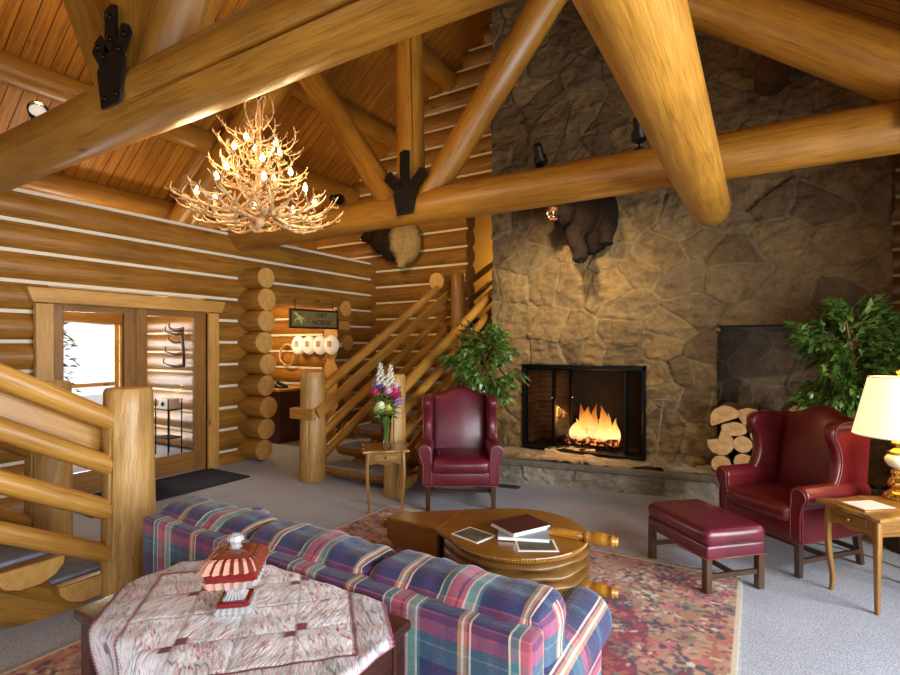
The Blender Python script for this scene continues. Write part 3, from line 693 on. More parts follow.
tag(mb.build('log_beam', [M['truss_wood'], M['log_end']]), 'thick log running overhead towards the viewer, its end under the far truss', 'beam')

# ------------------------------------------------------------------ stairs of half logs
def newel(parent, x, y, h, r, seg=22, mat='pale_log'):
    mb = MB(); log(mb, (x, y, 0), (x, y, h), r * 1.06, r * .96, seg, 9, .022, chamfer=.02, crack=(3.6, .1, .75, .035)); return mb.build('newel_post', [M[mat], M['log_end']], parent)
def treads(parent, x0, x1, y0, dy, n, rise=.185, run=.30, carpet=True, under=1):
    for k in range(n):
        y = y0 + dy * run * (k + .5); z = rise * (k + 1); mb = MB()
        o = [(-.17, 0), (-.165, -.05), (-.12, -.105), (-.05, -.135), (.05, -.135), (.12, -.105), (.165, -.05), (.17, 0)]
        Mx = T((x0 + x1) / 2, y, z - .012) @ RZ(PI / 2)
        slab(mb, o, x1 - x0 + .16, 0, Mx, cap_mi=1, uo=(0, .02))
        td = mb.build('tread', [M['log_wood'], M['log_end']], parent, bevel=(.006, 1))
        c = MB(); rbox(c, ((x0 + x1) / 2, y, z - .005), (x1 - x0 - .02, .335, .03), .012, (6, 2, 1)); c.build('tread_carpet', M['stair_carpet'], td)
def stringer(parent, x, y0, z0, y1, z1, r=.15):
    mb = MB(); log(mb, (x, y0, z0), (x, y1, z1), r, r, 16); mb.build('stringer', [M['log_wood'], M['log_end']], parent)
def rail(parent, p0, p1, r, mat='rail_wood', name='rail'):
    mb = MB(); log(mb, p0, p1, r, r * .97, 16, 10, .014); return mb.build(name, [M[mat], M['log_end']], parent)
def plank_rail(parent, p0, p1, w=.045, h=.12):
    p0 = Vector(p0); p1 = Vector(p1); d = p1 - p0; L = d.length; a = math.atan2(d.z, math.hypot(d.x, d.y)); y = math.atan2(d.y, d.x)
    mb = MB(); box(mb, (L / 2, 0, 0), (L, w, h), 0, T(*p0) @ RZ(y) @ RY(-a), along=0)
    return mb.build('handrail', M['rail_wood'], parent, bevel=(.012, 3))
# rear staircase, climbing away from the viewer beside the chimney
SX0, SX1 = -4.42, -3.34
t = thing('log_staircase', 'rear log staircase climbing beside the stone chimney', 'staircase', (0, 0, 0), 0, 'log staircases')
newel(t, -4.52, 4.36, 1.285, .148); newel(t, -3.30, 4.36, 1.29, .115)
treads(t, SX0, SX1, 4.42, 1, 10, .178, .315)
for x in (-4.2, -3.5): stringer(t, x, 4.62, -.02, 7.4, 1.56, .12)
S = .56
for z in (1.08, .56, .29): rail(t, (-4.44, 4.44, z), (-4.44, 7.32, z + S * 2.88), .056 if z < 1 else .062)
for z in (1.09, .84, .585, .33): rail(t, (-3.28, 4.40, z), (-3.28, 7.4, z + S * 3.0), .06 if z > 1 else .052)
plank_rail(t, (-4.36, 4.28, .80), (-4.36, 7.34, .80 + S * 3.06), .05, .13)
mb = MB(); box(mb, (-4.52, 4.195, .80), (.38, .045, .125), along=0); box(mb, (-4.69, 4.3, .80), (.045, .24, .125), along=1); mb.build('bracket', M['rail_wood'], t, bevel=(.01, 2))
newel(t, -4.12, 7.1, 2.75, .12, mat='log_wood')
mb = MB(); log(mb, (-4.45, 6.98, 2.63), (-4.45, 7.34, 2.63), .14, .14, 18, 4); mb.build('landing_log', [M['truss_wood'], M['log_end']], t)
plank_rail(t, (-4.16, 7.12, 2.45), (-4.05, 9.2, 3.5), .06, .1)
for z in (2.1, 1.8): rail(t, (-4.12, 7.14, z + .05), (-4.05, 9.0, z + 1.05), .045, 'log_wood')
# front staircase, climbing towards the viewer on the left
t = thing('log_staircase', 'front log staircase with carpeted half log treads and four round rails', 'staircase', (0, 0, 0), 0, 'log staircases')
newel(t, -3.48, 1.76, 1.325, .148); newel(t, -4.66, 1.78, 1.32, .145)
treads(t, -4.58, -3.58, 1.70, -1, 8, .19, .30)
for x in (-4.3, -3.72): stringer(t, x, 1.55, -.06, -.8, 1.32, .16)
for z, r in ((1.10, .064), (.815, .060), (.535, .060), (.265, .056)):
    rail(t, (-3.46, 1.70, z), (-3.50, -.75, z + S * 2.45), r)
    rail(t, (-4.66, 1.70, z - .02), (-4.66, -.75, z + S * 2.43), r)
plank_rail(t, (-3.60, 1.72, .95), (-3.60, -.75, .95 + S * 2.47), .05, .14)
# ------------------------------------------------------------------ stone fireplace
fp = thing('stone_fireplace', 'tall fieldstone chimney wall with a lit firebox and a firewood niche', 'fireplace', (0, 0, 0))
XL, XR, FY = -3.06, 1.08, 6.2
stone_panel('chimney_face', (XL, FY, 0), (1, 0, 0), (0, 0, 1), (0, -1, 0), XR - XL, 7.0, .0165, (.36, .27), 5, M['fieldstone'],
            [(-2.61 - XL, -1.10 - XL, -1, 1.35), (-.37 - XL, .62 - XL, -1, 1.81)], fp,
            clip=lambda u, v: (v < roof_right(u + XL) + .05) & (v < roof_left(u + XL) + .05))
stone_panel('chimney_side', (XL, 7.45, 0), (0, -1, 0), (0, 0, 1), (-1, 0, 0), 1.25, 6.8, .04, (.36, .27), 6, M['fieldstone'], parent=fp)
stone_panel('chimney_side', (XR, FY, 0), (0, 1, 0), (0, 0, 1), (1, 0, 0), 1.25, 3.8, .04, (.36, .27), 7, M['fieldstone'], parent=fp)
stone_panel('niche_back', (-.42, 6.74, .2), (1, 0, 0), (0, 0, 1), (0, -1, 0), 1.09, 1.66, .016, (.36, .27), 18, M['grey_stone'], parent=fp, depth=.02)
stone_panel('niche_jamb', (-.375, 6.19, .2), (0, 1, 0), (0, 0, 1), (1, 0, 0), .56, 1.63, .016, (.30, .24), 19, M['fieldstone'], parent=fp, depth=.012)
stone_panel('niche_jamb', (.625, 6.75, .2), (0, -1, 0), (0, 0, 1), (-1, 0, 0), .56, 1.63, .03, (.30, .24), 20, M['fieldstone'], parent=fp, depth=.012)
mb = MB(); box(mb, (.125, 6.5, 1.85), (1.0, .56, .08)); mb.build('niche_lintel', M['rough_stone'], fp)
hd = Vector((.986, .167, 0)).normalized(); hn = Vector((hd.y, -hd.x, 0))
stone_panel('hearth_front', (-3.06, 5.39, 0), hd, (0, 0, 1), hn, 4.2, .25, .0125, (.34, .17), 31, M['grey_stone'], parent=fp, depth=.02)
h0 = Vector((-3.06, 5.37, .272))
stone_panel('hearth_top', h0, hd, -hn, (0, 0, 1), 4.2, .98, .02, (.62, .5), 33, M['grey_stone'], parent=fp, depth=.012)
mb = MB(); rbox(mb, (2.1, .03, 0), (4.24, .12, .075), .022, (60, 2, 2), wrinkle=.004, M=T(*(h0 - Vector((0, 0, .035)))) @ RZ(math.atan2(hd.y, hd.x))); mb.build('hearth_edge', M['rough_stone'], fp)
mb = MB(); x0, x1, y0, y1, z0, z1 = -2.62, -1.09, 6.17, 6.86, .27, 1.36
def quad(mb, P, uvs, mi=0): mb.add(P, [(0, 1, 2, 3)], [uvs], mi, False)
quad(mb, [(x0, y1, z0), (x1, y1, z0), (x1, y1, z1), (x0, y1, z1)], [(x0, z0), (x1, z0), (x1, z1), (x0, z1)], 2)
quad(mb, [(x0, y0, z0), (x0, y1, z0), (x0, y1, z1), (x0, y0, z1)], [(y0, z0), (y1, z0), (y1, z1), (y0, z1)])
quad(mb, [(x1, y1, z0), (x1, y0, z0), (x1, y0, z1), (x1, y1, z1)], [(y1, z0), (y0, z0), (y0, z1), (y1, z1)])
quad(mb, [(x0, y0, z1), (x0, y1, z1), (x1, y1, z1), (x1, y0, z1)], [(x0, y0), (x0, y1), (x1, y1), (x1, y0)], 1)
quad(mb, [(x0, y0, .288), (x1, y0, .288), (x1, y1, .288), (x0, y1, .288)], [(x0, y0), (x1, y0), (x1, y1), (x0, y1)], 1)
mb.build('firebox', [M['fire_brick'], M['soot'], M['sooted_brick']], fp)
mb = MB()
box(mb, (-1.855, 6.19, 1.325), (1.51, .05, .05)); box(mb, (-2.595, 6.19, .81), (.03, .05, 1.08)); box(mb, (-1.115, 6.19, .81), (.03, .05, 1.08)); box(mb, (-1.855, 6.19, .285), (1.51, .05, .02))
mb.build('door_frame', M['black_metal'], fp, bevel=(.004, 1))
for hx, a, L in ((-2.58, rad(5), .37), (-2.20, rad(62), .30), (-1.13, rad(180 - 10), .20), (-1.33, rad(180 - 80), .28)):
    Mx = T(hx, 6.22, .81) @ RZ(a); mb = MB()
    for x in (.014, L - .014): box(mb, (x, 0, 0), (.028, .022, .99), 0, Mx)
    for z in (-.48, .48): box(mb, (L / 2, 0, z), (L, .022, .03), 0, Mx)
    d = mb.build('glass_door', M['black_metal'], fp); g = MB(); box(g, (L / 2, 0, 0), (L - .03, .006, .95), 0, Mx); g.build('pane', M['smoked_glass'], d)
    k = MB(); lathe(k, [(.0001, .03), (.012, .026), (.014, .015), (.006, .008), (.006, 0)], 10, M=Mx @ T(L - .02, -.012, .12) @ RX(PI / 2)); k.build('knob', M['brass'], d)
mb = MB()
for x in np.linspace(-2.05, -1.5, 7): tube(mb, [(x, 6.30, .40), (x, 6.31, .33), (x, 6.62, .33), (x, 6.64, .44)], .009, 6)
for y in (6.36, 6.58): tube(mb, [(-2.08, y, .32), (-1.47, y, .32)], .009, 6)
for x in (-2.05, -1.5):
    for y in (6.36, 6.58): tube(mb, [(x, y, .325), (x, y, .285)], .009, 6)
tag(mb.build('fire_grate', M['black_iron']), 'black iron grate holding the burning logs', 'fire grate')
for p0, p1, r, lb in (((-2.10, 6.40, .395), (-1.45, 6.38, .40), .055, 'charred log glowing at the front of the grate'), ((-2.02, 6.53, .40), (-1.5, 6.56, .40), .06, 'charred log glowing at the rear of the grate'), ((-1.98, 6.42, .505), (-1.52, 6.54, .50), .05, 'charred log lying across the top of the burning pair')):
    mb = MB(); log(mb, p0, p1, r, r * .9, 14, 6, .04, 0, 0); tag(mb.build('burning_log', M['ember_bark']), lb, 'log', 'logs burning on the grate')
mb = MB(); fr = random.Random(5)
for k in range(15):
    x = fr.uniform(-.27, .26); y = fr.uniform(-.10, .10); h = (.56 - 1.0 * abs(x + .04)) * fr.uniform(.62, 1.05); w = fr.uniform(.045, .075)
    pth = [(x + math.sin(q * 4 + k) * .03 * q, y + math.cos(q * 3 + k) * .02 * q, h * q) for q in [i / 9 for i in range(10)]]
    tube(mb, pth, [w * max(.03, (math.sin(PI * min(1, q * .72 + .28)) ** 1.2)) for q in [i / 9 for i in range(10)]], 10)
tag(mb.build('flames', M['flame'], loc=(-1.72, 6.46, .40)), 'bright yellow orange flames leaping in the firebox', 'fire', kind='stuff')
t = thing('fire_poker', 'thin steel fire tool with a crossbar handle leaning beside the firebox', 'fire poker', (-.96, 5.98, 0))
mb = MB(); tube(mb, [(0, 0, .29), (.03, .06, .62), (.065, .13, .985)], [.006, .006, .007], 8); mb.build('shaft', M['grey_metal'], t)
mb = MB(); tube(mb, [(-.02, .12, .985), (.065, .125, .99), (.15, .13, .985)], [.010, .009, .010], 8); mb.build('handle', M['grey_metal'], t)
# firewood in the niche: each log its own thing, cut face to the room
def arc(r, a0, a1, n, cx=0, cz=0, wob=.05, seed=0):
    q = random.Random(seed); o = []
    for i in range(n + 1):
        a = rad(a0 + (a1 - a0) * i / n); rr = r * (1 + wob * q.uniform(-1, 1)); o.append((cx + rr * math.cos(a), cz + rr * math.sin(a)))
    return o
def firewood(x, z, out, rot, label, y=5.98, L=.44, group='firewood logs stacked in the niche'):
    mb = MB(); slab(mb, out, L, 0, None, cap_mi=1, uo=(.01, .012))
    ob = mb.build('firewood_log', [M['bark'], M['cut_face']], bevel=(.004, 1), loc=(x, y + L / 2, z), rot=(0, -rot, rnd.uniform(-.04, .04)))
    return tag(ob, label, 'firewood', group)
firewood(-.285, .872, arc(.155, -4, 184, 16, 0, -.055, .03, 1), rad(24), 'large half round log, topmost at the left of the firewood pile')
firewood(-.065, .868, [(-.11, .045), (-.06, -.075), (.05, -.065), (.10, .01), (.085, .075), (0, .10), (-.08, .085)], rad(8), 'split log with a dark bark top, second along the top of the firewood pile')
firewood(.085, .872, [(-.06, -.05), (.07, -.05), (.075, .03), (.0, .07), (-.05, .055)], 0, 'small split block at the right end of the top row')
firewood(-.20, .738, arc(.20, 55, 125, 8, 0, -.125, .02, 3) + arc(.20, 235, 305, 8, 0, .125, .02, 4), rad(6), 'thin lens shaped split log lying under the large half round one')
firewood(-.325, .585, arc(.128, -186, 96, 22, 0, 0, .025, 5) + [(-.03, .04)], rad(-6), 'big round log with a wedge notched out of its upper left')
firewood(-.130, .590, arc(.088, 0, 345, 20, 0, 0, .03, 6), 0, 'round log in the middle of the pile beside the notched one')
firewood(-.125, .412, arc(.088, 0, 345, 20, 0, 0, .04, 7), rad(60), 'round log on the bottom right, next to the chair arm')
firewood(-.320, .365, arc(.094, 0, 345, 20, 0, 0, .025, 8), rad(20), 'round log at the bottom left corner of the pile')
firewood(.02, .690, arc(.080, 0, 345, 16, 0, 0, .04, 9), 0, 'log face half hidden by the chair wing, upper of three')
firewood(.045, .525, arc(.080, 0, 345, 16, 0, 0, .04, 10), 0, 'log face half hidden by the chair wing, middle of three')
firewood(.045, .358, arc(.082, 0, 345, 16, 0, 0, .04, 12), 0, 'log face half hidden by the chair wing, lowest of three')
firewood(.325, .925, [(-.11, .0), (-.03, -.06), (.10, -.055), (.11, .03), (.06, .085), (-.02, .09)], 0, 'split log alone at the upper right, under the ficus leaves')
for x, z in ((.23, .36), (.42, .36), (.22, .54), (.41, .545), (.20, .72), (.40, .725), (.22, .83)):
    if z < .8: firewood(x, z, arc(.09, 0, 345, 14, 0, 0, .03, int(x * 100)), 0, 'round log low in the pile behind the red wing chair', group='logs behind the red wing chair')

# ------------------------------------------------------------------ seats
def nail_line(mb, pts, r=.0045): tube(mb, pts, r, 6)
def wing_chair(loc, rz, label, lm, group='leather wing chairs'):
    t = thing('wing_chair', label, 'armchair', loc, rz, group); L = M[lm]
    mb = MB(); rbox(mb, (0, -.02, .315), (.70, .68, .15), .025, (8, 8, 3), (0, .01, 0)); b = mb.build('seat_base', L, t)
    n = MB(); nail_line(n, [(-.345, -.358, .245), (.345, -.358, .245)]); nail_line(n, [(.352, -.35, .245), (.352, .31, .245)]); nail_line(n, [(-.352, -.35, .245), (-.352, .31, .245)]); n.build('nail_trim', M['brass_nail'], b)
    mb = MB(); rbox(mb, (0, -.09, .435), (.565, .63, .135), .05, (10, 10, 3), (0, .01, .022), wrinkle=.0015); mb.build('seat_cushion', L, t)
    for s in (-1, 1):
        o = [(.268, .25), (.375, .25), (.378, .42), (.372, .50)] + [(.345 + .073 * math.cos(rad(a)), .572 + .073 * math.sin(rad(a))) for a in range(-50, 201, 14)] + [(.272, .53), (.268, .45)]
        if s < 0: o = [(-x, z) for x, z in o[::-1]]
        mb = MB(); slab(mb, o, .66, 0, T(0, -.035, 0)); a = mb.build('arm', L, t, bevel=(.014, 3))
        n = MB(); sc = [(s * (.345 + .056 * math.cos(rad(q))), -.372, .572 + .056 * math.sin(rad(q))) for q in range(210, -60, -15)]
        nail_line(n, [(s * .285, -.372, .27), (s * .285, -.372, .50)] + sc + [(s * .36, -.372, .45), (s * .36, -.372, .27)], .004); n.build('nail_trim', M['brass_nail'], a)
        w = [(.34, .50), (.02, .50), (-.055, .60), (-.012, .69), (.012, .78), (-.005, .88), (-.05, .955), (-.065, 1.005), (-.045, 1.045), (.0, 1.068), (.1, 1.075), (.24, 1.072), (.40, 1.055), (.385, .85)]
        w = [(p.x, p.y) for p in [Vector(q).to_2d() for q in spline([(a_, b_, 0) for a_, b_ in w + [w[0]]], 4)[:-1]]]
        mb = MB(); slab(mb, w[::-1], .085, 0, T(s * .318, 0, 0) @ T(0, .3, 0) @ RZ(rad(s * 3)) @ T(0, -.3, 0) @ RZ(PI / 2)); g = mb.build('wing', L, t, bevel=(.032, 4))
        n = MB(); nail_line(n, [T(s * .365, 0, 0) @ T(0, .3, 0) @ RZ(rad(s * 3)) @ T(0, -.3, 0) @ Vector((0, y + .022, z)) for y, z in w[6:44]], .004); n.build('nail_trim', M['brass_nail'], g)
    def hump(q):
        k = max(0, (q.z + .05) / .39); return Vector((q.x, q.y + .02 * k * k, q.z + k * .085 * math.exp(-(q.x / .15) ** 2)))
    mb = MB(); rbox(mb, (0, 0, 0), (.60, .15, .72), .06, (14, 3, 14), (0, .035, 0), fn=hump, M=T(0, .285, .715) @ RX(rad(-9))); mb.build('backrest', L, t)
    for x, y, rk in ((-.315, -.325, 0), (.315, -.325, 0), (-.30, .30, .05), (.30, .30, .05)):
        mb = MB(); q = .024; V = [(x - q, y - q, .25), (x + q, y - q, .25), (x + q, y + q, .25), (x - q, y + q, .25), (x - q * .85, y - q * .85 + rk, 0), (x + q * .85, y - q * .85 + rk, 0), (x + q * .85, y + q * .85 + rk, 0), (x - q * .85, y + q * .85 + rk, 0)]
        F = [(0, 1, 2, 3), (7, 6, 5, 4), (0, 4, 5, 1), (1, 5, 6, 2), (2, 6, 7, 3), (3, 7, 4, 0)]; mb.add(V, F, [[(V[k][2], V[k][0] + V[k][1]) for k in f] for f in F], 0, False)
        mb.build('leg', M['dark_leg'], t, bevel=(.003, 1))
    for s in (-1, 1):
        mb = MB(); box(mb, (s * .31, 0, .105), (.022, .62, .032), along=1); mb.build('stretcher', M['dark_leg'], t)
    mb = MB(); box(mb, (0, -.02, .105), (.62, .022, .032), along=0); mb.build('stretcher', M['dark_leg'], t)
    mb = MB(); box(mb, (0, .315, .115), (.60, .022, .032), along=0); mb.build('stretcher', M['dark_leg'], t)
    return t
wing_chair((-2.62, 4.56, 0), rad(31), 'burgundy leather wing chair facing the viewer beside the flower table', 'burgundy_leather')
wc = wing_chair((.222, 4.676, 0), rad(-40.5), 'red leather wing chair with nailhead trim, turned towards its matching ottoman', 'red_leather')
wc.scale = (.93, .94, .98)
t = thing('ottoman', 'burgundy leather ottoman on dark square legs at the rug edge', 'ottoman', (-.33, 4.0, 0), rad(-45.8))
mb = MB(); rbox(mb, (0, 0, .365), (.64, .46, .11), .04, (12, 8, 3), (.006, .006, .02)); mb.build('cushion', M['burgundy_leather'], t)
mb = MB(); rbox(mb, (0, 0, .275), (.63, .45, .09), .02, (10, 8, 2)); b = mb.build('seat_base', M['burgundy_leather'], t)
n = MB(); nail_line(n, [(x, y, .236) for x, y in ((-.314, -.224), (.314, -.224), (.314, .224), (-.314, .224), (-.314, -.224))], .004); n.build('nail_trim', M['brass_nail'], b)
for x in (-1, 1):
    for y in (-1, 1):
        mb = MB(); box(mb, (x * .285, y * .20, .12), (.046, .046, .24), along=2); mb.build('leg', M['dark_leg'], t, bevel=(.003, 1))
for x in (-1, 1):
    mb = MB(); box(mb, (x * .285, 0, .115), (.02, .36, .03), along=1); mb.build('stretcher', M['dark_leg'], t)
mb = MB(); box(mb, (0, 0, .115), (.55, .02, .03), along=0); mb.build('stretcher', M['dark_leg'], t)
# plaid sofa, its back to the viewer
t = thing('sofa', 'plaid sofa in navy, rose and teal seen from behind, beside the quilted table', 'sofa', (-1.68, 1.465, 0), rad(-.3))
P = M['plaid']
mb = MB(); rbox(mb, (0, .05, .392), (2.20, .10, .61), .020, (44, 2, 12), (0, .012, 0), uo=(.31, .0)); mb.build('back_frame', P, t)
mb = MB(); rbox(mb, (0, .39, .18), (1.92, .66, .18), .03, (30, 10, 3), uo=(.1, .2)); mb.build('seat_base', P, t)
for i, x in enumerate((-.735, -.005, .725)):
    mb = MB(); rbox(mb, (x, .20, .565), (.765, .265, .36), .085, (26, 5, 8), (.0, .03, .008), uo=(.31 + .02 * i + x - x, .14), wrinkle=.006, fn=lambda q, x=x: q); o = mb.build('back_cushion', P, t)
for x in (-.61, 0, .61):
    mb = MB(); rbox(mb, (x, .50, .335), (.605, .50, .17), .05, (16, 14, 3), (0, .01, .02), uo=(.2, .3), wrinkle=.002); mb.build('seat_cushion', P, t)
for s in (-1, 1):
    o = [(-.09, .06), (.085, .06), (.09, .36)] + [(.015 + .118 * math.cos(rad(a)), .45 + .118 * math.sin(rad(a))) for a in range(-25, 196, 13)] + [(-.09, .40)]
    if s < 0: o = [(-x, z) for x, z in o[::-1]]
    mb = MB(); slab(mb, o, .64, 0, T(s * 1.03, .41, 0), uo=(.3, .1)); mb.build('arm', P, t, bevel=(.035, 4))
for x in (-1.0, 1.0):
    for y in (.07, .66):
        mb = MB(); box(mb, (x, y, .045), (.06, .06, .09), along=2); mb.build('leg', M['dark_leg'], t)

# ------------------------------------------------------------------ rugs
RW0, RW1, RL0, RL1 = -3.12, -.09, .30, 3.98
nu, nv = 380, 460
gx = np.linspace(RW0, RW1, nu); gy = np.linspace(RL0, RL1, nv); GX, GY = np.meshgrid(gx, gy, indexing='ij')
cx, cy = (RW0 + RW1) / 2, (RL0 + RL1) / 2
hx, hy = (RW1 - RW0) / 2, (RL1 - RL0) / 2
AX = np.abs(GX - cx); AY = np.abs(GY - cy)
c_ = lambda r, g, b: np.array(lin(r, g, b)[:3])
tan1, tan2, mag, navy_, rose_, cream_, olive_, wine_, rust_ = c_(190, 148, 118), c_(166, 116, 88), c_(150, 30, 66), c_(58, 56, 78), c_(196, 104, 112), c_(214, 200, 172), c_(120, 116, 92), c_(110, 34, 56), c_(178, 96, 72)
f = fbm(GX * 9, GY * 9, 3, 4)[..., None]
col = tan1 * (1 - np.clip((f - .3) * 2.2, 0, 1)) + tan2 * np.clip((f - .3) * 2.2, 0, 1)
def over(mask, c, a=1.0):
    global col
    m = (mask * a)[..., None]; col = col * (1 - m) + c * m
med = (AX / 1.10) ** 4 + (AY / 1.36) ** 4 + .22 * np.sin(AX * 14) * np.sin(AY * 13)
over((med < 1).astype(float), mag, .95); over(((med > .96) & (med < 1.02)).astype(float), navy_, .8); over((med < .16).astype(float), tan2, .85)
ed = np.minimum(hx - AX, hy - AY)
over(((ed > .09) & (ed < .105)).astype(float), wine_, .5)
rr = np.random.RandomState(4); pal = [navy_, rose_, wine_, cream_, olive_, mag, navy_, rust_]
def blob(x, y, rx, ry, a, c, al=.9):
    r = max(rx, ry)
    for sx, sy in ((1, 1), (-1, 1), (1, -1), (-1, -1)):
        X, Y = cx + sx * x, cy + sy * y
        i0, i1 = np.searchsorted(gx, (X - r, X + r)); j0, j1 = np.searchsorted(gy, (Y - r, Y + r))
        if i1 - i0 < 1 or j1 - j0 < 1: continue
        dx = (GX[i0:i1, j0:j1] - X) * sx; dy = (GY[i0:i1, j0:j1] - Y) * sy
        u = dx * math.cos(a) + dy * math.sin(a); v = -dx * math.sin(a) + dy * math.cos(a)
        m = np.clip((1 - (u / rx) ** 2 - (v / ry) ** 2) * 2.5, 0, 1)[..., None] * al
        col[i0:i1, j0:j1] = col[i0:i1, j0:j1] * (1 - m) + c * m
for k in range(190):
    x, y = rr.uniform(0, hx - .03), rr.uniform(0, hy - .03)
    s = rr.uniform(.6, 1.25); cc = pal[rr.randint(len(pal))]; c2 = pal[rr.randint(len(pal))]
    np_ = rr.randint(4, 8)
    for q in range(np_):
        a = 2 * PI * q / np_ + rr.rand(); d = .042 * s
        blob(x + d * math.cos(a), y + d * math.sin(a), .030 * s, .016 * s, a, cc)
    blob(x, y, .022 * s, .022 * s, 0, c2)
    for q in range(5):
        a = rr.uniform(0, 6.28); d = rr.uniform(.07, .14) * s
        blob(x + d * math.cos(a), y + d * math.sin(a), .034 * s, .010 * s, rr.uniform(0, 3), pal[rr.randint(len(pal))], .8)
for k in range(900): blob(rr.uniform(0, hx), rr.uniform(0, hy), rr.uniform(.008, .02), rr.uniform(.006, .012), rr.uniform(0, 3), pal[rr.randint(len(pal))], .75)
ab = fbm(GX * 26, GY * 26, 40, 3)[..., None]; col = col * (.72 + .56 * ab)
over((ed < .022).astype(float), cream_, .85)
PZ = np.full_like(GX, .014)
t = thing('area_rug', 'worn oriental rug in rose, tan and navy under the seating', 'rug', (0, 0, 0))
grid_object('pile', np.stack([GX, GY, PZ], -1), np.ones((nu - 1, nv - 1), bool), col, M['rug_pile'], t)
mb = MB(); box(mb, (cx, cy, .0065), (2 * hx + .012, 2 * hy + .012, .013)); mb.build('binding', M['rug_edge'], t)
mb = MB()
for k in range(300):
    x = RW0 + 3.03 * (k + rnd.random()) / 300
    tube(mb, [(x, RL1, .010), (x + rnd.uniform(-.02, .02), RL1 + .035, .008), (x + rnd.uniform(-.03, .03), RL1 + .075, .004)], .003, 4)
mb.build('fringe', M['rug_edge'], t)
mb = MB(); rbox(mb, (-5.66, 3.2, .008), (.80, 1.72, .016), .006, (4, 8, 1)); tag(mb.build('door_mat', M['navy_mat']), 'dark navy mat on the carpet before the glass doors', 'door mat')
mb = MB(); box(mb, (0, 0, .004), (.25, .11, .008)); 
for k in range(9): box(mb, (-.10 + k * .025, 0, .010), (.008, .10, .006))
tag(mb.build('floor_vent', M['dark_brass'], loc=(-2.40, 5.28, 0), rot=(0, 0, rad(9))), 'small metal floor vent in the carpet before the hearth', 'vent')
# ------------------------------------------------------------------ bellows table
t = thing('bellows_coffee_table', 'round ended coffee table made as a giant leather bellows', 'coffee table', (-1.28, 2.94, 0), rad(3.5))
def board(r=.43, n=26):
    o = [(-.46, -.215), (-.30, -.31)] + [(r * math.cos(rad(a)) , r * math.sin(rad(a))) for a in np.linspace(-128, 128, n)] + [(-.30, .31), (-.46, .215)]
    return o
def ring(s, z, xoff=0): return [((x + .46) * (1 + (s - 1) * .5) - .46 + xoff, y * s, z) for x, y in board()]
mb = MB()
slab(mb, [(x, -y) for x, y in board()][::-1], .03, 0, T(0, 0, .435) @ RX(PI / 2)); tb = mb.build('top_board', M['bellows_wood'], t, bevel=(.006, 2))
mb = MB(); o = board(); acc = 0
pts = [Vector((x * 1.0, y * 1.0)) for x, y in o]
for a, b in zip(pts[:-1], pts[1:]):
    d = b - a; s = 0
    while acc + (d.length - s) >= .016:
        s += .016 - acc; acc = 0; p = a + d.normalized() * s
        lathe(mb, [(.0045, 0), (.004, .003), (.0001, .0045)], 6, M=T(p.x, p.y, .438) @ RZ(math.atan2(p.y, p.x)) @ RY(PI / 2) @ T(0, 0, .0))
    acc += d.length - s
mb.build('nail_trim', M['table_nail'], tb)
mb = MB(); rows = []; q = random.Random(3); npts = len(board())
NZ = 49
for i in range(NZ):
    f = i / (NZ - 1); z = .175 + f * .247; ph = f * 4
    amp = abs(math.sin(PI * ph)) ** .7
    s = .915 + .10 * amp
    row = []
    for k, (x, y) in enumerate(board()):
        a = math.atan2(y, x); wv = .006 * math.sin(a * 17 + int(ph) * 2) + .005 * math.sin(a * 29 + 1.3 * int(ph)); ss = s + wv * amp
        row.append(((x + .46) * (1 + (ss - 1) * .8) - .46, y * ss, z + .012 * math.sin(a * 9 + 2 * int(ph)) * math.sin(PI * f)))
    rows.append(row)
V = [p for r_ in rows for p in r_]; F = []; U = []
for i in range(NZ - 1):
    for k in range(npts):
        j = (k + 1) % npts; f_ = (i * npts + k, i * npts + j, (i + 1) * npts + j, (i + 1) * npts + k); F.append(f_); U.append([(V[z_][0], V[z_][2]) for z_ in f_])
mb.add(V, F, U); mb.build('leather_folds', M['bellows_leather'], t, sub=1)
mb = MB(); slab(mb, [(x, -y) for x, y in board()][::-1], .03, 0, T(0, 0, .16) @ RX(PI / 2)); mb.build('bottom_board', M['bellows_wood'], t, bevel=(.006, 2))
mb = MB()
A = [(-.45, -.215, .20), (-.45, .215, .20), (-.45, .215, .452), (-.45, -.215, .452)]; B = [(-.94, -.06, .25), (-.94, .06, .25), (-.94, .06, .40), (-.94, -.06, .40)]
V = A + B; F = [(3, 2, 1, 0), (4, 5, 6, 7), (0, 1, 5, 4), (1, 2, 6, 5), (2, 3, 7, 6), (3, 0, 4, 7)]
mb.add(V, [f[::-1] for f in F], [[(V[k][0], V[k][1] + V[k][2]) for k in f[::-1]] for f in F], 0, False); mb.build('head_block', M['bellows_wood'], t, bevel=(.01, 2))
mb = MB(); lathe(mb, [(.03, 0), (.034, .01), (.022, .02), (.028, .035), (.036, .05), (.034, .065), (.022, .075), (.026, .085), (.016, .10), (.0001, .105)], 16, M=T(-.93, 0, .335) @ RY(-PI / 2)); mb.build('nozzle', M['handle_wood'], t)
hp = [(.0001, 0), (.022, 0), (.024, .02), (.024, .20), (.018, .205), (.034, .215), (.034, .235), (.026, .242), (.036, .26), (.040, .29), (.036, .33), (.026, .355), (.034, .362), (.034, .378), (.022, .384), (.026, .40), (.0001, .402)]
for z in (.47, .175):
    mb = MB(); lathe(mb, hp, 18, M=T(.20, .03, z) @ RY(PI / 2)); h = mb.build('handle', M['handle_wood'], t)
    if z > .3:
        mb = MB(); box(mb, (.29, .03, .465), (.18, .05, .03), along=0); mb.build('handle_block', M['handle_wood'], h, bevel=(.006, 2))
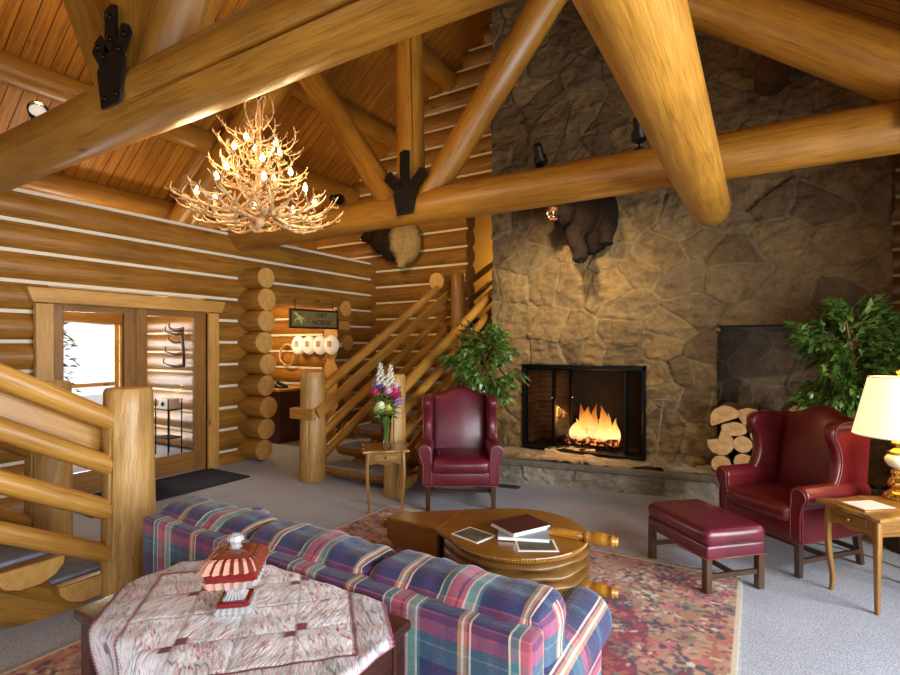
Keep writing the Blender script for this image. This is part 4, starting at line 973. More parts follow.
for x, y in ((-.78, 0), (-.2, -.28), (-.2, .28), (.30, 0)):
    mb = MB(); lathe(mb, [(.0001, 0), (.025, 0), (.03, .02), (.022, .06), (.03, .15 if x > -.7 else .23), (.0001, .15 if x > -.7 else .23)], 12, M=T(x, y, 0)); mb.build('leg', M['dark_leg'], t)
TZ = .450
def card(name, label, cat, x, y, w, d, rz, mats=('paper', 'print_dark', 'print_tan')):
    mb = MB(); box(mb, (0, 0, .002), (w, d, .004)); 
    r = thing(name, label, cat, (x, y, TZ), rz); mb.build('sheet', M[mats[0]], r)
    mb = MB(); box(mb, (0, 0, .0043), (w * .88, d * .86, .0012)); mb.build('printed_picture', M[mats[1]], r); return r
card('booklet', 'square printed booklet with a pale border at the left of the bellows table', 'booklet', -1.47, 2.72, .21, .17, rad(-14))
card('booklet', 'printed booklet with a pale border half under the stacked books', 'booklet', -1.085, 2.765, .23, .17, rad(30))
def book(name, label, x, y, z, w, d, h, rz, cov):
    r = thing(name, label, 'book', (x, y, z), rz, 'books on the bellows table')
    mb = MB(); box(mb, (0, 0, h / 2), (w - .012, d - .01, h - .008)); mb.build('page_block', M['paper'], r)
    for zz, nm in ((.002, 'back_cover'), (h - .002, 'front_cover')):
        mb = MB(); box(mb, (0, 0, zz), (w, d, .004)); mb.build(nm, M[cov if nm == 'front_cover' else 'paper'], r, bevel=(.001, 1))
    return r
book('book', 'grey covered book with white pages, under the maroon one', -1.21, 2.875, TZ + .005, .30, .22, .022, rad(22), 'grey_cover')
book('book', 'maroon covered book lying on top of the grey book', -1.25, 2.925, TZ + .027, .29, .23, .026, rad(62), 'book_cover')

# ------------------------------------------------------------------ small tables, lamp, flowers
def side_table(loc, rz, w, d, h, label, wave=.012, group='small wooden side tables'):
    t = thing('side_table', label, 'side table', loc, rz, group); W = M['table_wood']
    o = []
    for (a, b, k) in (((-1, -1), (1, -1), 10), ((1, -1), (1, 1), 10), ((1, 1), (-1, 1), 10), ((-1, 1), (-1, -1), 10)):
        for i in range(k):
            s = i / k; x = (a[0] + (b[0] - a[0]) * s); y = (a[1] + (b[1] - a[1]) * s)
            bow = wave * math.cos(4 * PI * s); nx, ny = (0, a[1]) if a[1] == b[1] else (a[0], 0)
            o.append((x * w / 2 + nx * bow, y * d / 2 + ny * bow))
    mb = MB(); slab(mb, [(x, -y) for x, y in o][::-1], .026, 0, T(0, 0, h - .013) @ RX(PI / 2)); mb.build('table_top', W, t, bevel=(.009, 3))
    aw, ad = w - .10, d - .10
    mb = MB()
    for s in (-1, 1):
        box(mb, (s * aw / 2, 0, h - .075), (.018, ad, .10), along=1)
    box(mb, (0, ad / 2, h - .075), (aw, .018, .10), along=0)
    nn = 12; top = h - .026
    o2 = [(-aw / 2, top), (-aw / 2, h - .135)] + [(-aw / 2 + aw * i / nn, h - .122 - .02 * abs(math.cos(2 * PI * i / nn))) for i in range(1, nn)] + [(aw / 2, h - .135), (aw / 2, top)]
    slab(mb, o2[::1], .018, 0, T(0, -ad / 2, 0)); mb.build('apron', W, t)
    mb = MB(); box(mb, (0, -ad / 2 - .011, h - .072), (aw * .66, .012, .066), along=0); dr = mb.build('drawer', W, t, bevel=(.003, 1))
    mb = MB(); lathe(mb, [(.0001, .024), (.010, .020), (.012, .012), (.005, .006), (.006, 0)], 12, M=T(0, -ad / 2 - .017, h - .072) @ RX(PI / 2)); mb.build('knob', M['brass'], dr)
    for sx in (-1, 1):
        for sy in (-1, 1):
            x, y = sx * (aw / 2), sy * (ad / 2); q = .7071
            off = [(0, 0), (.012, .3 * h), (.004, .55 * h), (-.012, .78 * h), (-.004, .95 * h), (.016, h - .028)]
            pth = spline([(x + sx * k * q, y + sy * k * q, h - .03 - z) for k, z in off], 4)
            rr_ = [.021 * (1.15 - .62 * min(1, (i / (len(pth) - 1)) ** 1.0)) for i in range(len(pth))]
            mb = MB(); tube(mb, pth, rr_, 4, True, 0, None, None, 0, None, PI / 4); l = mb.build('leg', W, t, bevel=(.003, 1))
    return t
side_table((-3.13, 3.97, 0), rad(40.5), .43, .42, .605, 'small wooden side table with a drawer holding the flower vase')
side_table((.728, 4.205, 0), rad(-50.8), .42, .66, .585, 'wooden side table with scalloped top and curved legs under the brass lamp', .014)
lx, ly, lz = .80, 4.42, .586
t = thing('table_lamp', 'brass table lamp with a glowing cream shade on the right side table', 'lamp', (lx, ly, lz))
mb = MB(); lathe(mb, [(.0001, 0), (.085, 0), (.088, .012), (.075, .024), (.078, .034), (.055, .046), (.040, .06), (.052, .075), (.058, .10), (.045, .13), (.030, .15), (.042, .165), (.040, .18), (.026, .19), (.028, .20)], 26); mb.build('base', M['brass'], t)
mb = MB(); lathe(mb, [(.028, .20), (.055, .215), (.070, .24), (.072, .265), (.058, .285), (.03, .295)], 26); mb.build('porcelain_body', M['porcelain'], t)
mb = MB(); lathe(mb, [(.03, .292), (.056, .30), (.058, .31), (.030, .325), (.024, .34), (.036, .355), (.040, .37), (.026, .385), (.014, .40), (.012, .60), (.0001, .60)], 22); mb.build('neck', M['brass'], t)
mb = MB(); lathe(mb, [(.0001, .50), (.016, .50), (.020, .52), (.030, .56), (.030, .59), (.016, .62), (.0001, .63)], 14); mb.build('bulb', M['bulb_glow'], t)
mb = MB(); lathe(mb, [(.245, .415), (.158, .80)], 40); lathe(mb, [(.241, .415), (.154, .80)], 40); sh = mb.build('lamp_shade', M['lamp_shade'], t)
mb = MB(); tube(mb, [(.246 * math.cos(a), .246 * math.sin(a), .416) for a in np.linspace(0, 2 * PI, 41)], .004, 6, False); tube(mb, [(.159 * math.cos(a), .159 * math.sin(a), .80) for a in np.linspace(0, 2 * PI, 41)], .004, 6, False); mb.build('shade_trim', M['porcelain'], sh)
mb = MB(); tube(mb, [(0, 0, .79), (0, 0, .83)], .006, 8); lathe(mb, [(.0001, .86), (.012, .85), (.014, .84), (.006, .825)], 10)
for a in (0, 2.1, 4.2): tube(mb, [(0, 0, .795), (.156 * math.cos(a), .156 * math.sin(a), .798)], .002, 4)
mb.build('finial', M['brass'], t)
r = thing('notice_card', 'pale framed card lying on the lamp table', 'card', (.60, 4.12, .586), rad(-50.8))
mb = MB(); box(mb, (0, 0, .003), (.20, .26, .006)); mb.build('frame', M['handle_wood'], r); mb = MB(); box(mb, (0, 0, .0065), (.16, .22, .002)); mb.build('sheet', M['paper'], r)
mb = MB(); tube(mb, [(.90, 4.75, .012), (.72, 4.92, .012), (.55, 5.0, .012), (.4, 5.02, .012)], .004, 6)
tag(mb.build('lamp_cord', M['dark_brass']), 'thin lamp cord trailing from the side table to the floor', 'cord')
# vase and flowers
vx, vy, vz = -3.06, 3.90, .606
t = thing('flower_vase', 'slim clear glass vase on the small side table', 'vase', (vx, vy, vz))
mb = MB(); lathe(mb, [(.0001, .0), (.046, .0), (.046, .03), (.032, .045), (.036, .09), (.044, .18), (.050, .28), (.056, .33), (.053, .33), (.046, .27), (.040, .18), (.031, .09), (.026, .06), (.0001, .05)], 22); mb.build('glass_body', M['vase_glass'], t)
mb = MB(); lathe(mb, [(.0001, .055), (.025, .062), (.031, .095), (.038, .18), (.041, .23), (.0001, .23)], 18); mb.build('water', M['vase_water'], t)
fl = random.Random(8)
def petal_ball(mb, c, r, n, mi=0, flat=1.0):
    for k in range(n):
        z = 1 - 2 * (k + .5) / n; a = k * 2.399; q = math.sqrt(1 - z * z); d = Vector((q * math.cos(a), q * math.sin(a), z * flat))
        if d.z < -.75: continue
        d.normalize(); up = Vector((0, 0, 1)); s = d.cross(up); s = s.normalized() if s.length > .01 else Vector((1, 0, 0)); v = s.cross(d)
        p = Vector(c) + d * r * .55; w = r * .42
        V = [p - s * w * .3 - v * w * .4, p + s * w * .3 - v * w * .4, p + d * r * .5 + s * w + v * w * .5, p + d * r * .62 + v * w, p + d * r * .5 - s * w + v * w * .5]
        mb.add(V, [(0, 1, 2, 3, 4)], [[(0, 0)] * 5], mi, True)
def flower(name, label, kind, dx, dy, h, mat, size, group=None):
    tip = Vector((dx, dy, h)); t = thing(name, label, 'flower', (vx, vy, vz), 0, group or 'bouquet in the glass vase')
    pth = bez((dx * .05, dy * .05, .07), (dx * .12, dy * .12, .28), (dx * .6, dy * .6, h * .6), tip, 8)
    mb = MB(); tube(mb, pth, .003, 5); mb.build('stem', M['stem_green'], t)
    mb = MB()
    if kind == 'spike':
        for k in range(26):
            f = k / 26; a = k * 2.4; z = h - size * 2.8 + f * size * 3.6; rr2 = size * (.62 - .5 * f)
            petal_ball(mb, (dx * (.9 + .1 * f) + rr2 * math.cos(a), dy * (.9 + .1 * f) + rr2 * math.sin(a), z), size * (.48 - .26 * f), 7)
    elif kind == 'cluster':
        for k in range(9):
            d = Vector((fl.uniform(-1, 1), fl.uniform(-1, 1), fl.uniform(-.6, .9))) * size * .8; petal_ball(mb, tip + d, size * .42, 9)
    else: petal_ball(mb, tip, size, 34, 0, .8)
    mb.build('bloom', M[mat], t); return t
cxy = lambda u: (u * .857, u * .515)   # a spread seen across the room
for nm, lb, kd, u, dp, h, m_, sz in (
    ('snapdragon', 'tall white snapdragon spike left of centre in the bouquet', 'spike', -.055, 0, .77, 'petal_white', .054), ('snapdragon', 'tall white snapdragon spike right of centre in the bouquet', 'spike', .045, 0, .75, 'petal_white', .054),
    ('snapdragon', 'slim pink flower spike at the far left of the bouquet', 'spike', -.125, .02, .62, 'petal_rose', .028), ('snapdragon', 'lilac flower spike rising at the back between the white ones', 'spike', .01, .06, .70, 'petal_lilac', .026),
    ('snapdragon', 'lilac flower spike at the right of the bouquet', 'spike', .115, .03, .60, 'petal_lilac', .026),
    ('carnation', 'magenta carnation at the left of the bouquet', 'ball', -.10, -.03, .525, 'petal_magenta', .048), ('carnation', 'magenta carnation at the right of the bouquet', 'ball', .09, -.04, .51, 'petal_magenta', .052),
    ('carnation', 'pale pink carnation in the middle of the bouquet', 'ball', .03, -.06, .54, 'petal_pink', .040), ('carnation', 'pale pink carnation above the right magenta one', 'ball', .10, -.02, .58, 'petal_pink', .034),
    ('delphinium', 'violet blue flower cluster beside the left magenta carnation', 'cluster', -.055, -.02, .58, 'petal_violet', .05), ('delphinium', 'lilac flower cluster at the lower right of the bouquet', 'cluster', .11, -.05, .44, 'petal_lilac', .05),
    ('rose', 'creamy white rose low in the bouquet', 'ball', -.035, -.09, .40, 'petal_cream', .046), ('rose', 'yellow green bloom low in the middle of the bouquet', 'ball', .035, -.09, .385, 'petal_yellow', .034), ('rose', 'small cream bloom low at the left of the bouquet', 'ball', -.085, -.05, .37, 'petal_yellow', .03)):
    c = cxy(u); flower(nm, lb, kd, c[0] - dp * .515 * -1 * .0 + dp * -.5, c[1] + dp * .86, h, m_, sz * 1.15)
def leaf(mb, p, d, L, w, mi=0, droop=.25):
    d = d.normalized(); s = d.cross(Vector((0, 0, 1))); s = s.normalized() if s.length > .02 else Vector((1, 0, 0)); n = s.cross(d)
    a = fl.uniform(-.9, .9); s2 = s * math.cos(a) + n * math.sin(a); n2 = n * math.cos(a) - s * math.sin(a)
    m = p + d * L * .5 + n2 * L * .06; tp = p + d * L - n2 * L * droop * .4
    V = [p, p + d * L * .35 + s2 * w + n2 * w * .35, tp, p + d * L * .35 - s2 * w + n2 * w * .35, p + d * L * .4]
    mb.add(V, [(0, 1, 4), (1, 2, 4), (4, 2, 3), (0, 4, 3)], [[(V[k].x, V[k].y) for k in f] for f in ((0, 1, 4), (1, 2, 4), (4, 2, 3), (0, 4, 3))], mi, True)
mb = MB()
for k in range(210):
    a = fl.uniform(0, 6.28); r_ = fl.uniform(.02, .15); z = fl.uniform(.30, .56)
    leaf(mb, Vector((r_ * math.cos(a) * .7, r_ * math.sin(a) * .7, z)), Vector((math.cos(a), math.sin(a), fl.uniform(-.5, .8))), fl.uniform(.06, .10), fl.uniform(.012, .022))
for k in range(10):
    a = k * .63; tube(mb, [(0.02 * math.cos(a + 2), .02 * math.sin(a + 2), .07), (.03 * math.cos(a), .03 * math.sin(a), .30), (.09 * math.cos(a), .09 * math.sin(a), .42)], .0025, 4)
tag(mb.build('greenery', M['flower_leaf'], loc=(vx, vy, vz)), 'green leaves filling the vase below the blooms', 'leaves', kind='stuff')
# ficus trees
def ficus(loc, label, zc, rx, rz, n, pot_h, seed, shift=(0, 0), trunk_r=.016, clear=False):
    q = random.Random(seed); t = thing('ficus_tree', label, 'potted tree', loc, 0, 'potted ficus trees')
    mb = MB(); lathe(mb, [(.0001, 0), (.13, 0), (.15, .04), (.175, pot_h - .03), (.185, pot_h), (.165, pot_h), (.16, pot_h - .04), (.0001, pot_h - .04)], 22); p = mb.build('pot', M['pot_basket'], t)
    mb = MB(); lathe(mb, [(.158, pot_h - .045), (.1, pot_h - .025), (.0001, pot_h - .02)], 14); mb.build('soil', M['soil'], p)
    mb = MB(); tips = []
    for k in range(3):
        a = k * 2.1; pth = spline([(.02 * math.cos(a), .02 * math.sin(a), pot_h - .05), (.03 * math.cos(a + 1.5), .03 * math.sin(a + 1.5), zc - rz * .9), (shift[0] * .5 + .04 * math.cos(a + 3), shift[1] * .5 + .04 * math.sin(a + 3), zc - rz * .2), (shift[0] + .08 * math.cos(a), shift[1] + .08 * math.sin(a), zc + rz * .6)], 5); tube(mb, pth, [trunk_r * (1 - .6 * i / len(pth)) for i in range(len(pth))], 8)
    for k in range(46):
        z = q.uniform(-.75, .9); a = q.uniform(0, 6.28); rr2 = math.sqrt(max(.05, 1 - z * z)) * q.uniform(.55, 1.0)
        e = Vector((shift[0] + rx * rr2 * math.cos(a), shift[1] + rx * rr2 * math.sin(a), zc + rz * z)); s = Vector((shift[0] * .6, shift[1] * .6, zc + rz * (z * .7 - .35)))
        b = bez(s, s.lerp(e, .4) + Vector((0, 0, .08)), s.lerp(e, .8) + Vector((0, 0, .08)), e - Vector((0, 0, .03)), 7); tube(mb, b, [.006 - .004 * i / 7 for i in range(8)], 5); tips.append(b)
    mb.build('trunk', M['trunk_bark'], t)
    mb = MB()
    for k in range(n):
        b = tips[q.randrange(len(tips))]; i = q.randint(1, 7); p_ = b[i]
        if clear and p_.y < -.16 and p_.z < 1.22: continue
        out = Vector((p_.x - shift[0], p_.y - shift[1], (p_.z - zc) * .4)).normalized()
        d = out + Vector((q.uniform(-.9, .9), q.uniform(-.9, .9), q.uniform(-1.1, .45)))
        leaf(mb, p_ + Vector((q.uniform(-.055, .055), q.uniform(-.055, .055), q.uniform(-.06, .05))), d, q.uniform(.07, .115), q.uniform(.018, .027))
    mb.build('foliage', M['ficus_leaf'], t); return t
ficus((-2.68, 5.21, 0), 'leafy potted ficus behind the burgundy chair, left of the firebox', 1.37, .46, .50, 2300, .30, 3, (.02, 0), .012, True)
ficus((.73, 5.62, 0), 'tall potted ficus behind the red chair, in front of the niche', 1.46, .50, .58, 3600, .32, 9, (-.03, 0), .016)
t = thing('firewood_basket', 'dark basket of firewood between the red chair and the lamp', 'basket', (1.06, 5.25, 0))
mb = MB(); lathe(mb, [(.0001, .01), (.19, .01), (.21, .2), (.23, .44), (.215, .44), (.195, .2), (.18, .03), (.0001, .03)], 24); mb.build('basket_body', M['basket_dark'], t)
mb = MB(); tube(mb, [(.222 * math.cos(a), .222 * math.sin(a), .44) for a in np.linspace(0, 2 * PI, 33)], .014, 8, False); mb.build('basket_rim', M['basket_dark'], t)
for x, y, z, ry, r_, lb in ((1.02, 5.13, .50, 70, .075, 'pale split log lying across the dark basket'), (1.12, 5.30, .46, 60, .07, 'log standing at the back of the dark basket')):
    mb = MB(); slab(mb, arc(r_, 0, 345, 16, 0, 0, .05, int(x * 77)), .36, 0, None, cap_mi=1)
    tag(mb.build('firewood_log', [M['bark'], M['cut_face']], loc=(x, y, z), rot=(rad(30), 0, rad(ry - 75)), bevel=(.004, 1)), lb, 'firewood', 'logs in the dark basket')

# ------------------------------------------------------------------ quilted table with the candy dish
t = thing('sofa_table', 'dark wooden table behind the sofa, mostly under the quilt', 'table', (-1.53, 1.135, 0))
mb = MB(); rbox(mb, (0, 0, .655), (1.06, .56, .035), .01, (6, 4, 1)); mb.build('table_top', M['dark_table'], t)
mb = MB()
for s in (-1, 1): box(mb, (s * .49, 0, .58), (.025, .46, .12), along=1); box(mb, (0, s * .24, .58), (.98, .025, .12), along=0)
mb.build('apron', M['dark_table'], t)
for x in (-1, 1):
    for y in (-1, 1): mb = MB(); box(mb, (x * .485, y * .235, .32), (.055, .055, .64), along=2); mb.build('leg', M['dark_table'], t, bevel=(.004, 1))
QX, QY = -1.52, 1.15
nu = nv = 170; ux = np.linspace(-.62, .62, nu); UX, UY = np.meshgrid(ux, ux, indexing='ij')
ax_, ay_ = np.abs(UX), np.abs(UY); ru, rv = (UX + UY) * .7071, (UX - UY) * .7071; octd = np.maximum(abs(ru), abs(rv))  # a square turned by 45 degrees, its corners clipped
inside = (octd < .478) & (ax_ < .56) & (ay_ < .52)
WX, WY = QX + UX, QY + UY
# drape: beyond the table the cloth hangs down
tx0, tx1, ty0, ty1 = -2.065, -.995, .85, 1.42
ex = np.maximum(np.maximum(tx0 - WX, WX - tx1), 0); ey = np.maximum(np.maximum(ty0 - WY, WY - ty1), 0); ov = np.sqrt(ex ** 2 + ey ** 2)
ZZ = .681 - .92 * np.maximum(ov - .012, 0) + .0025 * np.sin(UX * 37) * np.sin(UY * 41) + .004 * (fbm(UX * 14 + 5, UY * 14 + 5, 71, 3) - .45)
CXx = np.clip(WX, tx0, tx1); CYy = np.clip(WY, ty0, ty1)
k = np.where(ov > 0, np.minimum(ov, np.where(WY > ty1, .016 + .02 * ov, .02 + .25 * ov)) / np.maximum(ov, 1e-6), 0)
WX = CXx + (WX - CXx) * k; WY = CYy + (WY - CYy) * k + .012 * np.sin(UX * 24) * np.clip(ov * 6, 0, 1) * (WY < ty0)
line = np.zeros_like(UX)
line = np.maximum(line, (np.abs(octd - .36) < .007)); line = np.maximum(line, (octd > .466) | (ax_ > .549) | (ay_ > .509))
dg1, dg2 = ru, rv; blk = .177
fx = np.abs(((dg1 / blk) % 1) - .5); fy = np.abs(((dg2 / blk) % 1) - .5)
inner = octd < .355
la, lb = np.abs(dg1) - blk, np.abs(dg2) - blk; la = la * np.sign(dg1); lb = lb * np.sign(dg2)
line = np.maximum(line, (np.abs(la) < .036) & (np.abs(lb) < .036) & (la * lb < 0))
rot = (np.floor(dg1 / blk) * 7 + np.floor(dg2 / blk) * 3) % 2 * .5 * .25 + .08
rot = np.where(inner, rot, .1); border = ((octd > .367) & (octd < .466)).astype(float)
col = np.stack([line.astype(float), rot, border], -1)
groove = np.where(inner, np.maximum(np.clip((fx - .47) * 33, 0, 1), np.clip((fy - .47) * 33, 0, 1)), 0)
ZZ = ZZ - .004 * groove
ic = inside[:-1, :-1] & inside[1:, 1:] & inside[1:, :-1] & inside[:-1, 1:]
ob = grid_object('quilt', np.stack([WX, WY, ZZ], -1), ic, col, M['quilt_print'], None, np.stack([UX, UY], -1))
sm = ob.modifiers.new('thickness', 'SOLIDIFY'); sm.thickness = .006; sm.offset = 1
tag(ob, 'white and burgundy pieced quilt spread over the table behind the sofa', 'quilt')
cd = thing('candy_dish', 'square ruby and clear cut glass candy dish on the quilt', 'candy dish', (-1.555, 1.14, .690), rad(41))
def sq(mb, prof, n=1, mi=0, flute=0.0, M_=None, alt=None):
    """square-plan turning: (half width, z)"""
    k = 12; V = []; F = []; U = []; MI = []
    base = [(-1 + 2 * i / k, -1) for i in range(k)] + [(1, -1 + 2 * i / k) for i in range(k)] + [(1 - 2 * i / k, 1) for i in range(k)] + [(-1, 1 - 2 * i / k) for i in range(k)]
    m = len(base)
    for r_, z in prof:
        for j, (x, y) in enumerate(base):
            f = 1 + (flute if j % 2 else -flute) * .5; ln = max(abs(x) ** 8 + abs(y) ** 8, 1e-9) ** (1 / 8)
            V.append((x / ln * r_ * f, y / ln * r_ * f, z))
    for i in range(len(prof) - 1):
        for j in range(m):
            q = (j + 1) % m; F.append((i * m + j, i * m + q, (i + 1) * m + q, (i + 1) * m + j)); U.append([(0, 0)] * 4); MI.append(mi if alt is None else (mi, alt)[j % 2])
    F.append(tuple(range(m))[::-1]); U.append([(0, 0)] * m); F.append(tuple((len(prof) - 1) * m + j for j in range(m))); U.append([(0, 0)] * m); MI += [mi, mi]
    mb.add(V, F, U, MI, False, M_); return mb
mb = MB(); sq(mb, [(.060, 0), (.062, .012), (.056, .022)], flute=.05); ft = mb.build('foot', M['clear_glass'], cd)
mb = MB(); sq(mb, [(.054, .0225), (.053, .036), (.046, .039)]); mb.build('ruby_band', M['ruby_glass'], ft)
mb = MB(); sq(mb, [(.038, .0395), (.026, .05), (.024, .062), (.034, .078), (.052, .086)], flute=.12); mb.build('stem', M['clear_glass'], cd)
mb = MB(); sq(mb, [(.055, .087), (.080, .097), (.087, .122)], flute=.10, alt=1); bw = mb.build('bowl', [M['clear_glass'], M['pink_crystal']], cd)
mb = MB(); sq(mb, [(.087, .1225), (.089, .147), (.087, .150)]); mb.build('ruby_band', M['ruby_glass'], bw)
mb = MB(); sq(mb, [(.094, .151), (.097, .158), (.080, .186), (.068, .192)], flute=.09, alt=1); ld = mb.build('lid', [M['amber_glass'], M['pink_crystal']], cd)
mb = MB(); sq(mb, [(.064, .1925), (.050, .202), (.03, .208)]); mb.build('lid_crown', M['amber_glass'], ld)
mb = MB(); lathe(mb, [(.024, .2085), (.016, .213), (.020, .222), (.028, .234), (.024, .248), (.010, .256), (.0001, .257)], 9, smooth=False); mb.build('knob', M['clear_glass'], ld)
# ------------------------------------------------------------------ antler chandelier
CX, CY = -3.35, 2.66
ch = thing('antler_chandelier', 'large tiered chandelier of pale antlers with glowing candle bulbs', 'chandelier', (CX, CY, 0))
def antler_mesh(seed, L=.62):
    q = random.Random(seed); mb = MB()
    main = spline([(0, 0, 0), (L * .25, .05 + q.uniform(-.02, .02), -.045), (L * .52, .10, -.04), (L * .78, .09, .0), (L * .98, .05, .06), (L * 1.1, -.02, .13)], 5)
    tube(mb, main, [.019 * (1 - .82 * (i / (len(main) - 1)) ** 1.3) for i in range(len(main))], 8)
    lathe(mb, [(.0001, -.02), (.026, -.016), (.026, .004), (.018, .012)], 9, M=RY(PI / 2))
    for f, h, sp in ((.06, .17, .9), (.22, .15, -.6), (.48, .20, .7), (.66, .18, -.7), (.82, .14, .6)):
        b = main[int(f * (len(main) - 1))]; a = q.uniform(-.5, .5); h *= q.uniform(.8, 1.2)
        e = b + Vector((h * q.uniform(.2, .9), sp * h * .8 + a * .06, h * q.uniform(.35, .75)))
        p = bez(b, b + Vector((h * .4, sp * h * .45, h * .05)), b.lerp(e, .7) + Vector((h * .15, sp * h * .2, -.02)), e, 6)
        tube(mb, p, [.0125 * (1 - .8 * i / 6) for i in range(7)], 7)
    return mb
protos = [antler_mesh(s).build('antler', M['antler'], ch) for s in (1, 2, 3)]
used = [0]
def place(i, loc, rot, s):
    if used[0] < 3: o = protos[used[0]]
    else: o = protos[i % 3].copy(); C.objects.link(o); o.parent = ch
    used[0] += 1; o.location = loc; o.rotation_euler = rot; o.scale = (s, s, s)
q = random.Random(21)
def tier(n, r0, z0, s, tw, tilt, ph=0.0, roll=0.0):
    for k in range(n):
        a = 2 * PI * k / n + ph + q.uniform(-.12, .12)
        place(k, (r0 * math.cos(a), r0 * math.sin(a), z0 + q.uniform(-.03, .03)), (roll + q.uniform(-.25, .25), tilt + q.uniform(-.12, .12), a + tw + q.uniform(-.15, .15)), s * q.uniform(.9, 1.08))
tier(6, .06, 2.70, .55, 0, -1.0, .1); tier(5, .07, 2.98, .45, .5, -.9)
tier(15, .13, 2.64, .86, .5, .02); tier(11, .40, 2.62, .55, 1.35, -.03, .3); tier(9, .18, 2.58, .55, -1.0, .02, .1); tier(8, .36, 2.70, .42, -1.2, -.1, .4)
tier(9, .10, 2.90, .50, .7, -.05, .2); tier(8, .26, 2.88, .42, 1.3, -.1, .5); tier(6, .16, 2.80, .42, -1.1, -.35)
tier(8, .09, 3.16, .40, .7, -.12, .1); tier(7, .24, 3.10, .40, 1.4, -.25, .3); tier(5, .20, 3.16, .36, -1.3, -.45); tier(4, .04, 3.30, .40, 0, -1.15, .4)
ch.scale = (.9, .9, 1)
mb = MB(); tube(mb, [(0, 0, 2.56), (0, 0, 3.5)], .018, 10); lathe(mb, [(.0001, 2.50), (.03, 2.52), (.06, 2.56), (.03, 2.6), (.022, 2.62)], 12); mb.build('centre_stem', M['antler'], ch)
mb = MB()
for i in range(58):
    z = 3.5 + i * .062; tube(mb, [(.018 * math.cos(a), .018 * math.sin(a), z + .038 * math.sin(a)) if False else ((.016 * math.cos(a), 0, z + .04 * math.sin(a)) if i % 2 else (0, .016 * math.cos(a), z + .04 * math.sin(a))) for a in np.linspace(0, 2 * PI, 9)], .005, 5, False)
mb.build('chain', M['black_iron'], ch)
sl = None; bu = None; bulb_pos = []
for n, r_, z, ph in ((8, .48, 2.75, .2), (5, .27, 2.93, .7), (5, .20, 3.14, .1)):
    for k in range(n):
        a = 2 * PI * k / n + ph; p = (r_ * math.cos(a), r_ * math.sin(a), z + q.uniform(-.03, .03)); bulb_pos.append(p)
        if sl is None:
            mb = MB(); lathe(mb, [(.0001, -.055), (.02, -.05), (.010, -.04), (.009, 0), (.0001, 0)], 10); sl = mb.build('candle_sleeve', M['dark_brass'], ch, loc=p)
            mb = MB(); lathe(mb, [(.008, 0), (.019, .014), (.021, .026), (.014, .044), (.005, .06), (.0001, .066)], 12); bu = mb.build('bulb', M['bulb_glow'], sl)
        else:
            s2 = sl.copy(); C.objects.link(s2); s2.location = p; b2 = bu.copy(); C.objects.link(b2); b2.parent = s2
# ------------------------------------------------------------------ spotlights on the beams
def spot(loc, d, label, up=.10):
    t = thing('spotlight', label, 'spotlight', loc, 0, 'black spotlights on the beams'); d = Vector(d).normalized()
    mb = MB(); lathe(mb, [(.0001, 0), (.045, 0), (.045, .012), (.008, .018), (.008, up), (.0001, up)], 14); mb.build('stem', M['black_metal'], t)
    R_ = d.to_track_quat('Z', 'Y').to_matrix().to_4x4(); Mx = T(0, 0, up + .02) @ R_
    mb = MB(); lathe(mb, [(.0001, -.13), (.038, -.13), (.042, -.12), (.042, -.03), (.062, .0), (.066, .065), (.060, .065), (.052, .02), (.0001, .01)], 20, M=Mx); h = mb.build('housing', M['black_plastic'], t)
    mb = MB(); lathe(mb, [(.054, .04), (.0001, .05)], 18, M=Mx); mb.build('lens', M['spot_glow'], h)
spot((-4.67, 1.71, 3.26), (1, -.35, .2), 'black spotlight on the near truss, tilted upward at the far left', .07)
spot((-1.75, 4.55, 3.255), (-.1, .75, -.55), 'black spotlight on the far truss above the stuffed animal head', .09)
spot((-4.35, 4.60, 3.255), (-.2, .8, .15), 'added spotlight on the far truss left of its king post, lighting the log gable', .09)  # extra fixture, added to give the gable light a source
spot((-.86, 4.55, 3.255), (-.1, .8, -.5), 'black spotlight on the far truss beside the overhead log', .13)
# ------------------------------------------------------------------ mounted animals (one continuous body each)
def ell(mb, c, r, Mx=None): 
    pr = [(max(.0001, math.sin(PI * i / 12)), -math.cos(PI * i / 12)) for i in range(13)]
    m = T(*c) @ (Mx or Matrix()) @ Matrix.Diagonal((*r, 1)); lathe(mb, pr, 18, M=m); return mb
def body(mb, name, mat, parent, vox=.014, fur=.02):
    o = mb.build(name, mat, parent)
    m = o.modifiers.new('skin', 'REMESH'); m.mode = 'VOXEL'; m.voxel_size = vox; m.use_smooth_shade = True
    s = o.modifiers.new('smooth', 'SMOOTH'); s.iterations = 4; s.factor = .5
    tx = bpy.data.textures.get('fur_clumps') or bpy.data.textures.new('fur_clumps', 'CLOUDS'); tx.noise_scale = .05
    d = o.modifiers.new('fur', 'DISPLACE'); d.texture = tx; d.strength = fur; d.mid_level = .5; d.texture_coords = 'LOCAL'
    return o
t = thing('mounted_bear', 'dark furry bear half mount with an open mouth on the stone chimney', 'mounted animal', (-1.84, 6.17, 3.03))
mb = MB(); ell(mb, (.12, -.06, .10), (.34, .20, .46)); ell(mb, (.05, -.22, .12), (.24, .22, .30)); ell(mb, (-.08, -.42, .10), (.155, .17, .155)); ell(mb, (-.13, -.55, .06), (.085, .13, .075))
tube(mb, spline([(.0, -.24, -.05), (.04, -.34, -.22), (.10, -.36, -.34), (.11, -.38, -.44)], 5), [.12] * 4 + [.10] * 4 + [.085] * 4 + [.08] * 4, 12); ell(mb, (.11, -.42, -.44), (.085, .10, .06))
tube(mb, spline([(.30, -.1, .05), (.36, -.2, -.12), (.36, -.24, -.28)], 5), [.10] * 6 + [.075] * 5, 12)
for s in (-1, 1): ell(mb, (-.08 + s * .115, -.37, .235), (.045, .025, .05))
